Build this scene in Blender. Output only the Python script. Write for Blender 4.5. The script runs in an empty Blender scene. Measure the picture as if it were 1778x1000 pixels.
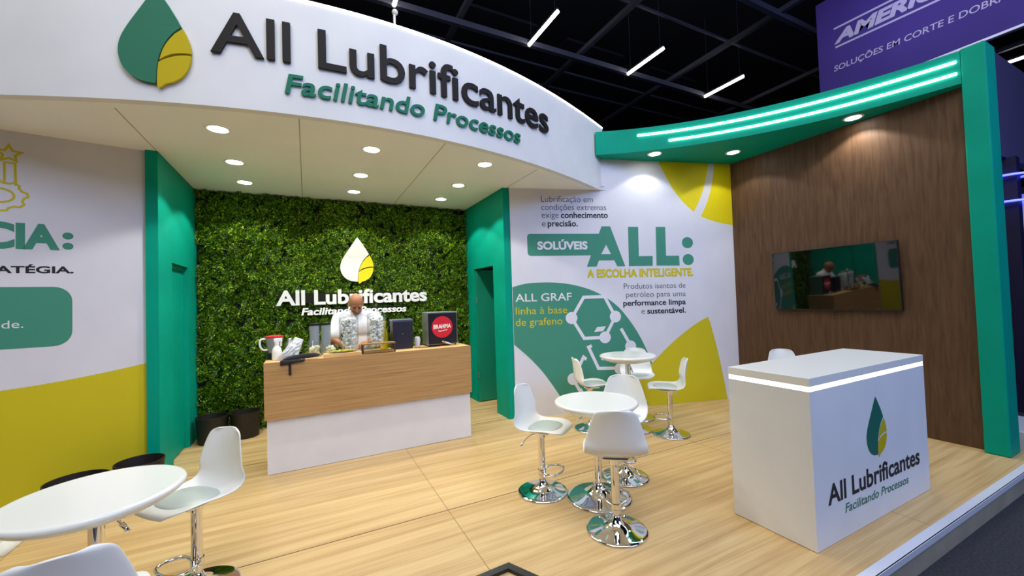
import bpy, bmesh, math, random
import numpy as np
from mathutils import Vector, Matrix
from mathutils.geometry import tessellate_polygon

random.seed(7)
SC = bpy.context.scene
COL = SC.collection
R = math.radians

# ------------------------------------------------------------------ camera
cam_data = bpy.data.cameras.new('camera')
cam = bpy.data.objects.new('camera', cam_data)
COL.objects.link(cam)
SC.camera = cam
cam_data.sensor_fit = 'HORIZONTAL'
cam_data.sensor_width = 36.0
cam_data.lens = 702.4 / 1778.0 * 36.0
cam_data.clip_start = 0.05
cam_data.clip_end = 200
_y, _p, _r = R(26.95), R(1.533), R(-1.831)
F = Vector((math.sin(_y) * math.cos(_p), math.cos(_y) * math.cos(_p), math.sin(_p)))
r0 = Vector((math.cos(_y), -math.sin(_y), 0))
u0 = r0.cross(F)
rr = r0 * math.cos(_r) + u0 * math.sin(_r)
uu = u0 * math.cos(_r) - r0 * math.sin(_r)
M3 = Matrix((rr, uu, -F)).transposed()
cam.matrix_world = Matrix.Translation((0, 0, 1.6)) @ M3.to_4x4()

# ------------------------------------------------------------------ world, exposure, hall light
SC.view_settings.view_transform = 'Standard'
SC.view_settings.look = 'None'
SC.view_settings.exposure = -0.12
SC.view_settings.gamma = 1.0
SC.view_settings.use_curve_mapping = False
W = bpy.data.worlds.new('hall_air')
SC.world = W
W.use_nodes = True
W.node_tree.nodes['Background'].inputs[0].default_value = (0.42, 0.45, 0.60, 1)
W.node_tree.nodes['Background'].inputs[1].default_value = 0.10


def area(name, loc, target, size, power, color, sy=None):
    d = bpy.data.lights.new(name, 'AREA')
    d.energy = power
    d.color = color
    d.shape = 'RECTANGLE'
    d.size = size
    d.size_y = sy or size
    o = bpy.data.objects.new(name, d)
    COL.objects.link(o)
    o.location = loc
    o.rotation_euler = (Vector(target) - Vector(loc)).to_track_quat('-Z', 'Y').to_euler()
    return o


# added area fills standing in for the unseen lamps of the hall
area('hall_fill', (1.0, -1.0, 7.1), (1.0, 1.5, 0), 5.0, 235, (0.90, 0.93, 1.0), 3.0)
area('hall_fill', (5.0, -4.5, 6.0), (3.5, 1.5, 0.8), 4.0, 430, (0.34, 0.50, 1.0), 2.5)
area('hall_fill', (-4.5, -1.5, 6.5), (-1.5, 4.5, 2.0), 3.5, 130, (1.0, 0.97, 0.92), 3.0)
area('hall_fill', (3.0, 3.2, 7.1), (3.3, 2.6, 0), 4.0, 95, (1.0, 0.97, 0.92), 3.0)
area('hall_fill', (-1.2, 1.6, 7.1), (0.2, 2.0, 0), 3.0, 95, (1.0, 0.96, 0.88), 2.0)  # extra fill added over the stage to brighten the desk's left side
area('hall_fill', (7.3, 2.4, 6.9), (9.0, 2.0, 6.0), 1.5, 25, (0.55, 0.5, 1.0), 1.5)

# ------------------------------------------------------------------ materials
def srgb(r, g, b):
    f = lambda c: c / 12.92 if c <= 0.04045 else ((c + 0.055) / 1.055) ** 2.4
    return (f(r / 255), f(g / 255), f(b / 255), 1)


def mat(name, col, rough=0.5, metal=0.0, **kw):
    m = bpy.data.materials.new(name)
    m.use_nodes = True
    b = m.node_tree.nodes['Principled BSDF']
    b.inputs['Base Color'].default_value = col
    b.inputs['Roughness'].default_value = rough
    b.inputs['Metallic'].default_value = metal
    for k, v in kw.items():
        b.inputs[k.replace('_', ' ')].default_value = v
    return m


def emit(name, col, s):
    m = bpy.data.materials.new(name)
    m.use_nodes = True
    b = m.node_tree.nodes['Principled BSDF']
    b.inputs['Base Color'].default_value = (0.8, 0.8, 0.8, 1)
    b.inputs['Emission Color'].default_value = col
    b.inputs['Emission Strength'].default_value = s
    return m


def ramp_mat(name, stops, scale=(1, 1, 1), noise=4.0, detail=6.0, rough=0.5, bump=0.0, coords='Object', dist=0.0, spec=0.5):
    """noise stretched along an axis through a colour ramp: wood grain, carpet, paint mottling"""
    m = bpy.data.materials.new(name)
    m.use_nodes = True
    nt = m.node_tree
    b = nt.nodes['Principled BSDF']
    tc = nt.nodes.new('ShaderNodeTexCoord')
    mp = nt.nodes.new('ShaderNodeMapping')
    mp.inputs['Scale'].default_value = scale
    n = nt.nodes.new('ShaderNodeTexNoise')
    n.inputs['Scale'].default_value = noise
    n.inputs['Detail'].default_value = detail
    n.inputs['Distortion'].default_value = dist
    cr = nt.nodes.new('ShaderNodeValToRGB')
    el = cr.color_ramp.elements
    el[0].position, el[0].color = stops[0]
    el[1].position, el[1].color = stops[-1]
    for p, c in stops[1:-1]:
        e = el.new(p)
        e.color = c
    nt.links.new(tc.outputs[coords], mp.inputs[0])
    nt.links.new(mp.outputs[0], n.inputs['Vector'])
    nt.links.new(n.outputs['Fac'], cr.inputs[0])
    nt.links.new(cr.outputs[0], b.inputs['Base Color'])
    b.inputs['Roughness'].default_value = rough
    b.inputs['Specular IOR Level'].default_value = spec
    if bump:
        bp = nt.nodes.new('ShaderNodeBump')
        bp.inputs['Strength'].default_value = bump
        bp.inputs['Distance'].default_value = 0.01
        nt.links.new(n.outputs['Fac'], bp.inputs['Height'])
        nt.links.new(bp.outputs[0], b.inputs['Normal'])
    return m


def floor_wood():
    m = bpy.data.materials.new('stage_wood')
    m.use_nodes = True
    nt = m.node_tree
    b = nt.nodes['Principled BSDF']
    L = nt.links.new
    tc = nt.nodes.new('ShaderNodeTexCoord')

    def noise(scale, s, det, dist=0.0):
        mp = nt.nodes.new('ShaderNodeMapping')
        mp.inputs['Scale'].default_value = scale
        n = nt.nodes.new('ShaderNodeTexNoise')
        n.inputs['Scale'].default_value = s
        n.inputs['Detail'].default_value = det
        n.inputs['Distortion'].default_value = dist
        L(tc.outputs['Object'], mp.inputs[0])
        L(mp.outputs[0], n.inputs['Vector'])
        return n
    n1 = noise((0.32, 8.0, 1), 1.7, 3, 0.15)
    n2 = noise((0.8, 34.0, 1), 2.5, 3, 0.1)
    mx = nt.nodes.new('ShaderNodeMath')
    mx.operation = 'MULTIPLY_ADD'
    L(n2.outputs['Fac'], mx.inputs[0])
    mx.inputs[1].default_value = 0.35
    ad = nt.nodes.new('ShaderNodeMath')
    ad.operation = 'MULTIPLY'
    L(n1.outputs['Fac'], ad.inputs[0])
    ad.inputs[1].default_value = 0.65
    L(ad.outputs[0], mx.inputs[2])
    cr = nt.nodes.new('ShaderNodeValToRGB')
    el = cr.color_ramp.elements
    el[0].position, el[0].color = 0.30, srgb(176, 142, 94)
    el[1].position, el[1].color = 0.68, srgb(216, 188, 134)
    e = el.new(0.45)
    e.color = srgb(196, 162, 109)
    e = el.new(0.54)
    e.color = srgb(208, 176, 122)
    L(mx.outputs[0], cr.inputs[0])
    # panel joints: one dark seam along x, thin seams across
    sx = nt.nodes.new('ShaderNodeSeparateXYZ')
    L(tc.outputs['Object'], sx.inputs[0])

    def seam(out, pos, period, half):
        a = nt.nodes.new('ShaderNodeMath'); a.operation = 'SUBTRACT'
        L(sx.outputs[out], a.inputs[0]); a.inputs[1].default_value = pos
        q = nt.nodes.new('ShaderNodeMath'); q.operation = 'PINGPONG'
        L(a.outputs[0], q.inputs[0]); q.inputs[1].default_value = period / 2
        c = nt.nodes.new('ShaderNodeMath'); c.operation = 'LESS_THAN'
        L(q.outputs[0], c.inputs[0]); c.inputs[1].default_value = half
        return c
    s1 = seam('Y', 3.046, 1.89, 0.0042)
    s2 = seam('X', 0.94, 2.75, 0.0028)
    m1 = nt.nodes.new('ShaderNodeMixRGB')
    L(s2.outputs[0], m1.inputs[0]); L(cr.outputs[0], m1.inputs[1]); m1.inputs[2].default_value = srgb(150, 112, 68)
    m2 = nt.nodes.new('ShaderNodeMixRGB')
    L(s1.outputs[0], m2.inputs[0]); L(m1.outputs[0], m2.inputs[1]); m2.inputs[2].default_value = srgb(60, 36, 24)
    L(m2.outputs[0], b.inputs['Base Color'])
    b.inputs['Roughness'].default_value = 0.42
    b.inputs['Specular IOR Level'].default_value = 0.35
    return m


def leaf_mat():
    m = bpy.data.materials.new('fern_leaf')
    m.use_nodes = True
    nt = m.node_tree
    b = nt.nodes['Principled BSDF']
    g = nt.nodes.new('ShaderNodeNewGeometry')
    cr = nt.nodes.new('ShaderNodeValToRGB')
    el = cr.color_ramp.elements
    el[0].position, el[0].color = 0.0, srgb(20, 44, 8)
    el[1].position, el[1].color = 1.0, srgb(176, 198, 40)
    for p, c in ((0.4, srgb(46, 80, 10)), (0.75, srgb(86, 126, 14)), (0.93, srgb(134, 168, 24))):
        e = el.new(p)
        e.color = c
    nt.links.new(g.outputs['Random Per Island'], cr.inputs[0])
    nt.links.new(cr.outputs[0], b.inputs['Base Color'])
    b.inputs['Roughness'].default_value = 0.5
    b.inputs['Specular IOR Level'].default_value = 0.15
    return m


def thin_glass(name, tint):
    m = bpy.data.materials.new(name)
    m.use_nodes = True
    nt = m.node_tree
    nt.nodes.remove(nt.nodes['Principled BSDF'])
    out = nt.nodes['Material Output']
    tr = nt.nodes.new('ShaderNodeBsdfTransparent')
    tr.inputs[0].default_value = tint
    gl = nt.nodes.new('ShaderNodeBsdfGlossy')
    gl.inputs['Roughness'].default_value = 0.04
    lw = nt.nodes.new('ShaderNodeLayerWeight')
    lw.inputs[0].default_value = 0.5
    pw_ = nt.nodes.new('ShaderNodeMath')
    pw_.operation = 'POWER'
    nt.links.new(lw.outputs['Facing'], pw_.inputs[0])
    pw_.inputs[1].default_value = 3.0
    fr = nt.nodes.new('ShaderNodeMath')
    fr.operation = 'MULTIPLY_ADD'
    nt.links.new(pw_.outputs[0], fr.inputs[0])
    fr.inputs[1].default_value = 0.55
    fr.inputs[2].default_value = 0.05
    mx = nt.nodes.new('ShaderNodeMixShader')
    nt.links.new(fr.outputs[0], mx.inputs[0])
    nt.links.new(tr.outputs[0], mx.inputs[1])
    nt.links.new(gl.outputs[0], mx.inputs[2])
    nt.links.new(mx.outputs[0], out.inputs[0])
    return m


M = {}
M['white_wall'] = ramp_mat('printed_vinyl', [(0.3, srgb(214, 214, 222)), (0.7, srgb(222, 222, 229))], noise=2.0, rough=0.55)
M['white_paint'] = ramp_mat('white_paint', [(0.3, srgb(226, 226, 226)), (0.7, srgb(233, 233, 232))], noise=3.0, rough=0.6)
M['soffit'] = ramp_mat('soffit_paint', [(0.3, srgb(246, 247, 244)), (0.7, srgb(250, 250, 247))], noise=2.0, rough=0.6)
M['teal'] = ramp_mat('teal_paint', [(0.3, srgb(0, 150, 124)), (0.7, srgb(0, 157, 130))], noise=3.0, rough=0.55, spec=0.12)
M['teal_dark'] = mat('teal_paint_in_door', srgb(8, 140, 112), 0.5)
M['print_green'] = mat('print_green', srgb(70, 142, 120), 0.55, 0.0, Specular_IOR_Level=0.2)
M['print_yellow'] = mat('print_yellow', srgb(204, 190, 36), 0.55, 0.0, Specular_IOR_Level=0.2)
M['print_bright_yellow'] = mat('print_bright_yellow', srgb(226, 208, 20), 0.55, 0.0, Specular_IOR_Level=0.2)
M['print_white'] = mat('print_white', srgb(224, 224, 232), 0.55)
M['print_black'] = mat('print_black', srgb(44, 42, 48), 0.55, 0.0, Specular_IOR_Level=0.2)
M['print_grey'] = mat('print_grey', srgb(86, 84, 94), 0.55, 0.0, Specular_IOR_Level=0.2)
M['letter_black'] = mat('letter_black', srgb(34, 31, 31), 0.6, 0.0, Specular_IOR_Level=0.2)
M['letter_green'] = mat('letter_green', srgb(32, 118, 92), 0.6, 0.0, Specular_IOR_Level=0.2)
M['logo_green'] = mat('logo_green', srgb(50, 118, 92), 0.6, 0.0, Specular_IOR_Level=0.2)
M['logo_yellow'] = mat('logo_yellow', srgb(196, 174, 20), 0.6, 0.0, Specular_IOR_Level=0.2)
M['sign_white'] = mat('sign_white', srgb(244, 244, 236), 0.4)
M['sign_yellow'] = mat('sign_yellow', srgb(246, 224, 8), 0.4)
M['floor_wood'] = floor_wood()
M['bar_wood'] = ramp_mat('bar_wood', [(0.25, srgb(150, 112, 66)), (0.45, srgb(178, 138, 86)), (0.75, srgb(196, 156, 102))], scale=(0.6, 1, 34), noise=3.0, detail=5, rough=0.5, dist=0.3)
M['bar_top'] = ramp_mat('bar_top_wood', [(0.3, srgb(214, 170, 106)), (0.7, srgb(236, 196, 130))], scale=(0.8, 14, 1), noise=3.0, detail=4, rough=0.4)
M['dark_wood'] = ramp_mat('dark_wood', [(0.25, srgb(76, 54, 38)), (0.5, srgb(90, 66, 47)), (0.75, srgb(102, 77, 56))], scale=(1, 6, 0.6), noise=4.5, detail=8, rough=0.5, bump=0.08, dist=0.6, spec=0.25)
M['plastic_white'] = mat('white_plastic', srgb(236, 236, 230), 0.28)
M['table_white'] = mat('glossy_white_top', srgb(230, 230, 222), 0.18)
M['cushion'] = mat('pale_cushion_vinyl', srgb(188, 198, 190), 0.4)
M['chrome'] = mat('chrome', (0.78, 0.78, 0.78, 1), 0.06, 1.0)
M['black'] = mat('black_plastic', srgb(22, 22, 24), 0.4)
M['black_gloss'] = mat('black_glass', srgb(6, 7, 8), 0.03, 0.0, Specular_IOR_Level=1.0)
M['black_cloth'] = mat('black_cloth', srgb(26, 26, 28), 0.85)
M['black_pot'] = ramp_mat('black_pot', [(0.3, srgb(26, 20, 18)), (0.7, srgb(38, 30, 26))], noise=6, rough=0.55)
M['navy'] = mat('navy_plastic', srgb(26, 27, 46), 0.45)
M['steel'] = mat('brushed_steel', srgb(150, 152, 148), 0.35, 0.7)
M['alu'] = mat('aluminium', srgb(228, 231, 240), 0.35, 0.2)
M['carpet'] = ramp_mat('grey_carpet', [(0.3, srgb(36, 37, 41)), (0.7, srgb(56, 57, 62))], noise=60, detail=8, rough=0.95)
M['stage_edge'] = ramp_mat('stage_edge', [(0.3, srgb(150, 140, 120)), (0.7, srgb(168, 156, 134))], noise=4, rough=0.7)
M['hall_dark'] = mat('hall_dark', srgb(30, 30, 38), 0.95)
M['truss'] = mat('truss_grey', srgb(72, 74, 92), 0.6)
M['duct'] = mat('duct_dark', srgb(30, 30, 40), 0.7)
M['banner'] = ramp_mat('banner_fabric', [(0.3, srgb(66, 48, 128)), (0.7, srgb(80, 60, 146))], noise=0.7, detail=2, rough=0.7)
M['banner_print'] = mat('banner_print', srgb(214, 210, 226), 0.6)
M['neighbour'] = mat('neighbour_purple', srgb(84, 74, 112), 0.7)
M['neighbour_dark'] = mat('neighbour_navy', srgb(22, 16, 52), 0.6)
M['neon_blue'] = emit('neon_blue', (0.03, 0.04, 1.0, 1), 6.0)
M['led'] = emit('led_white', (1.0, 0.97, 0.93, 1), 14.0)
M['led_edge'] = emit('led_edge', (1.0, 0.93, 0.88, 1), 7.0)
M['led_desk'] = emit('led_desk', (1.0, 0.95, 0.84, 1), 6.0)
M['lamp'] = emit('downlight_lens', (1.0, 0.96, 0.86, 1), 26.0)
M['tube'] = emit('tube_light', (1.0, 0.93, 0.82, 1), 16.0)
M['skin'] = mat('skin', srgb(164, 108, 72), 0.5, Subsurface_Weight=0.0)
M['skin_dark'] = mat('skin_lower_face', srgb(112, 74, 52), 0.6)
M['lip'] = mat('lip', srgb(140, 80, 70), 0.5)
M['eye'] = mat('eye_dark', srgb(40, 28, 24), 0.3)
M['shirt'] = mat('white_shirt', srgb(226, 226, 228), 0.8)
M['trousers'] = mat('dark_trousers', srgb(30, 30, 36), 0.85)
M['leaf'] = leaf_mat()
M['leaf_backing'] = mat('leaf_backing', srgb(14, 22, 8), 0.95)
M['glass'] = mat('clear_glass', (0.95, 0.97, 0.97, 1), 0.02, Transmission_Weight=1.0, IOR=1.3)
M['jar_glass'] = thin_glass('thin_jar_glass', (0.97, 0.98, 0.98, 1))
M['ice'] = ramp_mat('ice', [(0.35, srgb(196, 202, 198)), (0.6, srgb(250, 252, 250))], noise=22, detail=2, rough=0.12)
M['lime'] = ramp_mat('lime_slices', [(0.35, srgb(150, 168, 30)), (0.6, srgb(222, 214, 90))], noise=30, detail=2, rough=0.5)
M['lime_pale'] = mat('peeled_fruit', srgb(214, 212, 170), 0.5)
M['red'] = mat('red_plastic', srgb(196, 36, 44), 0.4)
M['label_red'] = mat('label_red', srgb(206, 28, 44), 0.4)
M['paper'] = mat('paper', srgb(240, 236, 238), 0.7)
M['bag'] = ramp_mat('silver_bag', [(0.3, srgb(160, 164, 164)), (0.7, srgb(212, 216, 216))], noise=8, rough=0.35)
M['yellow_plastic'] = mat('yellow_plastic', srgb(222, 196, 20), 0.4)
M['smoke'] = mat('smoked_plastic', srgb(168, 178, 186), 0.15, 0.0, Alpha=0.5)
M['rack_wood'] = mat('rack_wood', srgb(150, 112, 60), 0.5)
M['rack_dark'] = mat('rack_dark', srgb(62, 50, 40), 0.5)
M['rim'] = mat('spot_rim', srgb(240, 240, 236), 0.4)

# ------------------------------------------------------------------ mesh helpers
def wloc(o):
    v = Vector((0, 0, 0))
    while o is not None:
        v += o.location
        o = o.parent
    return v


def obj(name, bm, m, parent=None, smooth=False, angle=None):
    me = bpy.data.meshes.new(name)
    if parent is not None:
        bmesh.ops.translate(bm, verts=bm.verts, vec=-wloc(parent))
    bm.normal_update()
    bm.to_mesh(me)
    bm.free()
    ms = m if isinstance(m, (list, tuple)) else [m]
    for x in ms:
        me.materials.append(x)
    if smooth:
        me.shade_smooth()
        if angle is not None:
            me.set_sharp_from_angle(angle=R(angle))
    o = bpy.data.objects.new(name, me)
    COL.objects.link(o)
    o.parent = parent
    return o


def thing(name, label, cat, loc=(0, 0, 0), group=None):
    o = bpy.data.objects.new(name, None)
    COL.objects.link(o)
    o.empty_display_size = 0.1
    o.location = loc
    return tag(o, label, cat, group)


def tag(o, label, cat, group=None, kind=None):
    o['label'] = label
    o['category'] = cat
    if group:
        o['group'] = group
    if kind:
        o['kind'] = kind
    return o


def struct(o, label=None, cat=None):
    o['kind'] = 'structure'
    if label:
        o['label'] = label
        o['category'] = cat
    return o


def BM():
    return bmesh.new()


def box(bm, x0, x1, y0, y1, z0, z1, bev=0.0, seg=2, mi=0):
    r = bmesh.ops.create_cube(bm, size=1.0)
    vs = r['verts']
    bmesh.ops.scale(bm, vec=(x1 - x0, y1 - y0, z1 - z0), verts=vs)
    bmesh.ops.translate(bm, vec=((x0 + x1) / 2, (y0 + y1) / 2, (z0 + z1) / 2), verts=vs)
    fs = set(f for v in vs for f in v.link_faces)
    for f in fs:
        f.material_index = mi
    if bev:
        es = list(set(e for v in vs for e in v.link_edges))
        bmesh.ops.bevel(bm, geom=es, offset=bev, segments=seg, affect='EDGES', profile=0.5)
    return bm


def prism(bm, poly, z0, z1, mi=0):
    n = len(poly)
    a = [bm.verts.new((x, y, z0)) for x, y in poly]
    b = [bm.verts.new((x, y, z1)) for x, y in poly]
    for i in range(n):
        j = (i + 1) % n
        bm.faces.new((a[i], a[j], b[j], b[i])).material_index = mi
    for t in tessellate_polygon([[Vector((x, y, 0)) for x, y in poly]]):
        try:
            bm.faces.new([a[i] for i in t]).material_index = mi
            bm.faces.new([b[i] for i in t]).material_index = mi
        except ValueError:
            pass
    bmesh.ops.recalc_face_normals(bm, faces=bm.faces[:])
    return bm


def lathe(bm, prof, c=(0, 0, 0), n=32, mi=0, cap=True):
    rings = []
    for r, z in prof:
        if r < 1e-5:
            rings.append([bm.verts.new((c[0], c[1], c[2] + z))])
        else:
            rings.append([bm.verts.new((c[0] + r * math.cos(2 * math.pi * k / n), c[1] + r * math.sin(2 * math.pi * k / n), c[2] + z)) for k in range(n)])
    for a, b in zip(rings, rings[1:]):
        for k in range(n):
            j = (k + 1) % n
            if len(a) == 1 and len(b) == 1:
                continue
            if len(a) == 1:
                f = bm.faces.new((a[0], b[k], b[j]))
            elif len(b) == 1:
                f = bm.faces.new((a[k], a[j], b[0]))
            else:
                f = bm.faces.new((a[k], a[j], b[j], b[k]))
            f.material_index = mi
    if cap:
        for ring in (rings[0], rings[-1]):
            if len(ring) > 1:
                bm.faces.new(ring).material_index = mi
    bmesh.ops.recalc_face_normals(bm, faces=bm.faces[:])
    return bm


def tube(bm, pts, r, n=10, closed=False, mi=0, radii=None):
    pts = [Vector(p) for p in pts]
    rings = []
    N = len(pts)
    prev = None
    for i, p in enumerate(pts):
        if closed:
            t = pts[(i + 1) % N] - pts[i - 1]
        else:
            t = pts[min(i + 1, N - 1)] - pts[max(i - 1, 0)]
        t.normalize()
        if prev is None:
            a = t.orthogonal().normalized()
        else:
            a = prev - t * prev.dot(t)
            a.normalize()
        prev = a
        b = t.cross(a)
        q = radii[i] if radii else r
        rings.append([bm.verts.new(p + (a * math.cos(2 * math.pi * k / n) + b * math.sin(2 * math.pi * k / n)) * q) for k in range(n)])
    m = N if closed else N - 1
    for i in range(m):
        a, b = rings[i], rings[(i + 1) % N]
        sh = 0
        if closed and i == N - 1:
            sh = min(range(n), key=lambda s: (a[0].co - b[s].co).length)
        for k in range(n):
            bm.faces.new((a[k], a[(k + 1) % n], b[(k + 1 + sh) % n], b[(k + sh) % n])).material_index = mi
    if not closed:
        bm.faces.new(rings[0]).material_index = mi
        bm.faces.new(rings[-1]).material_index = mi
    bmesh.ops.recalc_face_normals(bm, faces=bm.faces[:])
    return bm


def smooth_pts(pts, n=6, closed=False):
    P = [Vector((*p, 0)) if len(p) == 2 else Vector(p) for p in pts]
    out = []
    N = len(P)
    rng = range(N) if closed else range(N - 1)
    for i in rng:
        p0 = P[i - 1] if (closed or i > 0) else P[0]
        p1 = P[i]
        p2 = P[(i + 1) % N]
        p3 = P[(i + 2) % N] if (closed or i + 2 < N) else P[-1]
        for k in range(n):
            t = k / n
            out.append(0.5 * ((2 * p1) + (p2 - p0) * t + (2 * p0 - 5 * p1 + 4 * p2 - p3) * t * t + (3 * p1 - p0 - 3 * p2 + p3) * t ** 3))
    if not closed:
        out.append(P[-1])
    d = len(pts[0])
    return [tuple(v[:d]) for v in out]


# surfaces on which signs and prints sit: (u, z, offset from the surface) -> world
class Plane:
    def __init__(s, o, d, n):
        s.o, s.d, s.n = Vector(o), Vector(d), Vector(n)

    def __call__(s, u, z, off=0.0):
        p = s.o + s.d * u + s.n * off
        return Vector((p.x, p.y, z))


aR, aL = R(-15.5), R(11.08)
RW = Plane((2.47, 4.855, 0), (math.cos(aR), math.sin(aR), 0), (math.sin(aR), -math.cos(aR), 0))
LW = Plane((-1.317, 4.914, 0), (math.cos(aL), math.sin(aL), 0), (math.sin(aL), -math.cos(aL), 0))
PLANT = Plane((0, 6.24, 0), (1, 0, 0), (0, -1, 0))
DESK = Plane((0, 1.405, 0), (1, 0, 0), (0, -1, 0))
BANNER = Plane((9.0, 0, 0), (0, -1, 0), (-1, 0, 0))     # u = -y

FX0, FC0, FC1, FC2 = 0.38, 3.53116, 0.0957358, -0.00098667


def fy(x):
    d2 = (x - FX0) ** 2
    return FC0 + FC1 * d2 + FC2 * d2 * d2


_xs = np.linspace(-5, 5.5, 4001)
_ys = fy(_xs)
_S = np.concatenate([[0], np.cumsum(np.hypot(np.diff(_xs), np.diff(_ys)))])
_S -= np.interp(FX0, _xs, _S)


def FAS(u, z, off=0.0):
    x = float(np.interp(u, _S, _xs))
    d = x - FX0
    sl = 2 * FC1 * d + 4 * FC2 * d ** 3
    L = math.hypot(sl, 1)
    return Vector((x + sl / L * off, fy(x) - off / L, z))


# ------------------------------------------------------------------ lettering
_gc = {}


def glyph(c, bold=0.0, shear=0.0, depth=0.0):
    k = (c, bold, shear, depth)
    if k not in _gc:
        cu = bpy.data.curves.new('lettering', 'FONT')
        cu.body = c
        cu.size = 1.0
        cu.offset = bold
        cu.shear = shear
        cu.resolution_u = 4
        cu.extrude = depth / 2
        o = bpy.data.objects.new('lettering', cu)
        me = bpy.data.meshes.new_from_object(o)
        v = [tuple(x.co) for x in me.vertices]
        f = [tuple(p.vertices) for p in me.polygons]
        bpy.data.objects.remove(o)
        bpy.data.curves.remove(cu)
        bpy.data.meshes.remove(me)
        _gc[k] = (v, f)
    return _gc[k]


def bx(c, bold=0.0):
    v, _ = glyph(c, bold)
    return (min(p[0] for p in v), max(p[0] for p in v)) if v else (0, 0)


def layout(text, bold=0.0, shear=0.0, track=0.0):
    out, x = [], 0.0
    hh = bx('HH')[1]
    for c in text:
        if c == ' ':
            adv = bx('H H')[1] - hh
        else:
            adv = bx('H' + c + 'H')[1] - hh
            out.append((c, x))
        x += adv + track
    ink0 = min(glyph(c, bold, shear)[0] and min(p[0] for p in glyph(c, bold, shear)[0]) + ox for c, ox in out)
    ink1 = max(max(p[0] for p in glyph(c, bold, shear)[0]) + ox for c, ox in out)
    return out, ink0, ink1


CAP = None


def cap_h():
    global CAP
    if CAP is None:
        v, _ = glyph('H')
        CAP = max(p[1] for p in v)
    return CAP


def write(surf, text, u0, u1, z0, z1, cap, bold=0.0, shear=0.0, depth=0.0, off=0.0, track=0.0):
    """glyph meshes laid on a surface from u0 to u1, baseline z0 -> z1; depth > 0 gives solid letters"""
    lay, i0, i1 = layout(text, bold, shear, track)
    sx = (u1 - u0) / (i1 - i0)
    sz = cap / cap_h()
    res = []
    for c, ox in lay:
        v, f = glyph(c, bold, shear, 1.0 if depth else 0.0)
        bm = BM()
        vs = []
        for x, y, z in v:
            u = u0 + (x + ox - i0) * sx
            base = z0 + (z1 - z0) * (u - u0) / max(1e-6, (u1 - u0))
            vs.append(bm.verts.new(surf(u, base + y * sz, off + ((z + 0.5) * depth if depth else 0))))
        for t in f:
            try:
                bm.faces.new([vs[i] for i in t])
            except ValueError:
                pass
        res.append((c, bm))
    return res


def join(bms):
    out = BM()
    for bm in bms:
        idx = {}
        for v in bm.verts:
            idx[v] = out.verts.new(v.co)
        for f in bm.faces:
            try:
                out.faces.new([idx[v] for v in f.verts])
            except ValueError:
                pass
        bm.free()
    return out


def poly_on(bm, surf, pts, off=0.001, depth=0.0, holes=(), flip=False):
    loops = [[Vector((p[0], p[1], 0)) for p in pts]] + [[Vector((p[0], p[1], 0)) for p in hh] for hh in holes]
    flat = [p for l in loops for p in l]
    top = [bm.verts.new(surf(p.x, p.y, off + depth)) for p in flat]
    fs = []
    for t in tessellate_polygon(loops):
        try:
            fs.append(bm.faces.new([top[i] for i in t]))
        except ValueError:
            pass
    if depth:
        bot = [bm.verts.new(surf(p.x, p.y, off)) for p in flat]
        k = 0
        for l in loops:
            n = len(l)
            for i in range(n):
                a, b = k + i, k + (i + 1) % n
                try:
                    bm.faces.new((top[a], top[b], bot[b], bot[a]))
                except ValueError:
                    pass
            k += n
        for t in tessellate_polygon(loops):
            try:
                bm.faces.new([bot[i] for i in t])
            except ValueError:
                pass
        bmesh.ops.recalc_face_normals(bm, faces=bm.faces[:])
    return bm


def disc_on(bm, surf, c, r, off=0.001, n=28, rz=None):
    rz = rz or r
    return poly_on(bm, surf, [(c[0] + r * math.cos(2 * math.pi * k / n), c[1] + rz * math.sin(2 * math.pi * k / n)) for k in range(n)], off)


def stroke_on(bm, surf, pts, w, off=0.001, closed=False):
    P = [Vector(p) for p in pts]
    n = len(P)
    L, Rr = [], []
    for i in range(n):
        a = P[i - 1] if (closed or i > 0) else None
        b = P[(i + 1) % n] if (closed or i < n - 1) else None
        d1 = (P[i] - a).normalized() if a is not None else None
        d2 = (b - P[i]).normalized() if b is not None else None
        if d1 is None:
            d1 = d2
        if d2 is None:
            d2 = d1
        t = (d1 + d2)
        if t.length < 1e-6:
            t = d1
        t.normalize()
        nn = Vector((-t.y, t.x))
        k = w / 2 / max(0.4, nn.dot(Vector((-d1.y, d1.x))))
        L.append(P[i] + nn * k)
        Rr.append(P[i] - nn * k)
    vl = [bm.verts.new(surf(p.x, p.y, off)) for p in L]
    vr = [bm.verts.new(surf(p.x, p.y, off)) for p in Rr]
    for i in range(n if closed else n - 1):
        j = (i + 1) % n
        bm.faces.new((vl[i], vl[j], vr[j], vr[i]))
    return bm


# the drop-and-leaf emblem in unit coordinates (u across, v up)
def _n(l):
    return [((x - 752) / 362.0, (580 - y) / 505.0) for x, y in l]


DROP_BODY = _n([(940, 75)]) + smooth_pts(_n([(925, 93), (862, 185), (800, 276), (765, 340), (752, 400), (763, 460), (797, 510), (848, 543), (905, 555), (936, 557)]), 5) \
    + smooth_pts(_n([(938, 540), (941, 490), (948, 440), (964, 390), (988, 342), (1020, 300), (1064, 260)]), 5) + _n([(1040, 217), (1000, 155), (955, 93)])
DROP_UP = _n([(1073, 270)]) + smooth_pts(_n([(1095, 312), (1108, 350), (1114, 392)]), 4) + smooth_pts(_n([(1114, 393), (1070, 394), (1020, 403), (982, 420), (956, 437)]), 4) + smooth_pts(_n([(962, 415), (976, 378), (1000, 338), (1034, 298)]), 4)
DROP_LOW = smooth_pts(_n([(951, 450), (985, 431), (1030, 414), (1075, 405), (1113, 405)]), 4) + smooth_pts(_n([(1108, 440), (1092, 482), (1062, 520), (1022, 545), (985, 557), (966, 572), (952, 580)]), 4) + smooth_pts(_n([(945, 574), (943, 540), (946, 490)]), 3)


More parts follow.
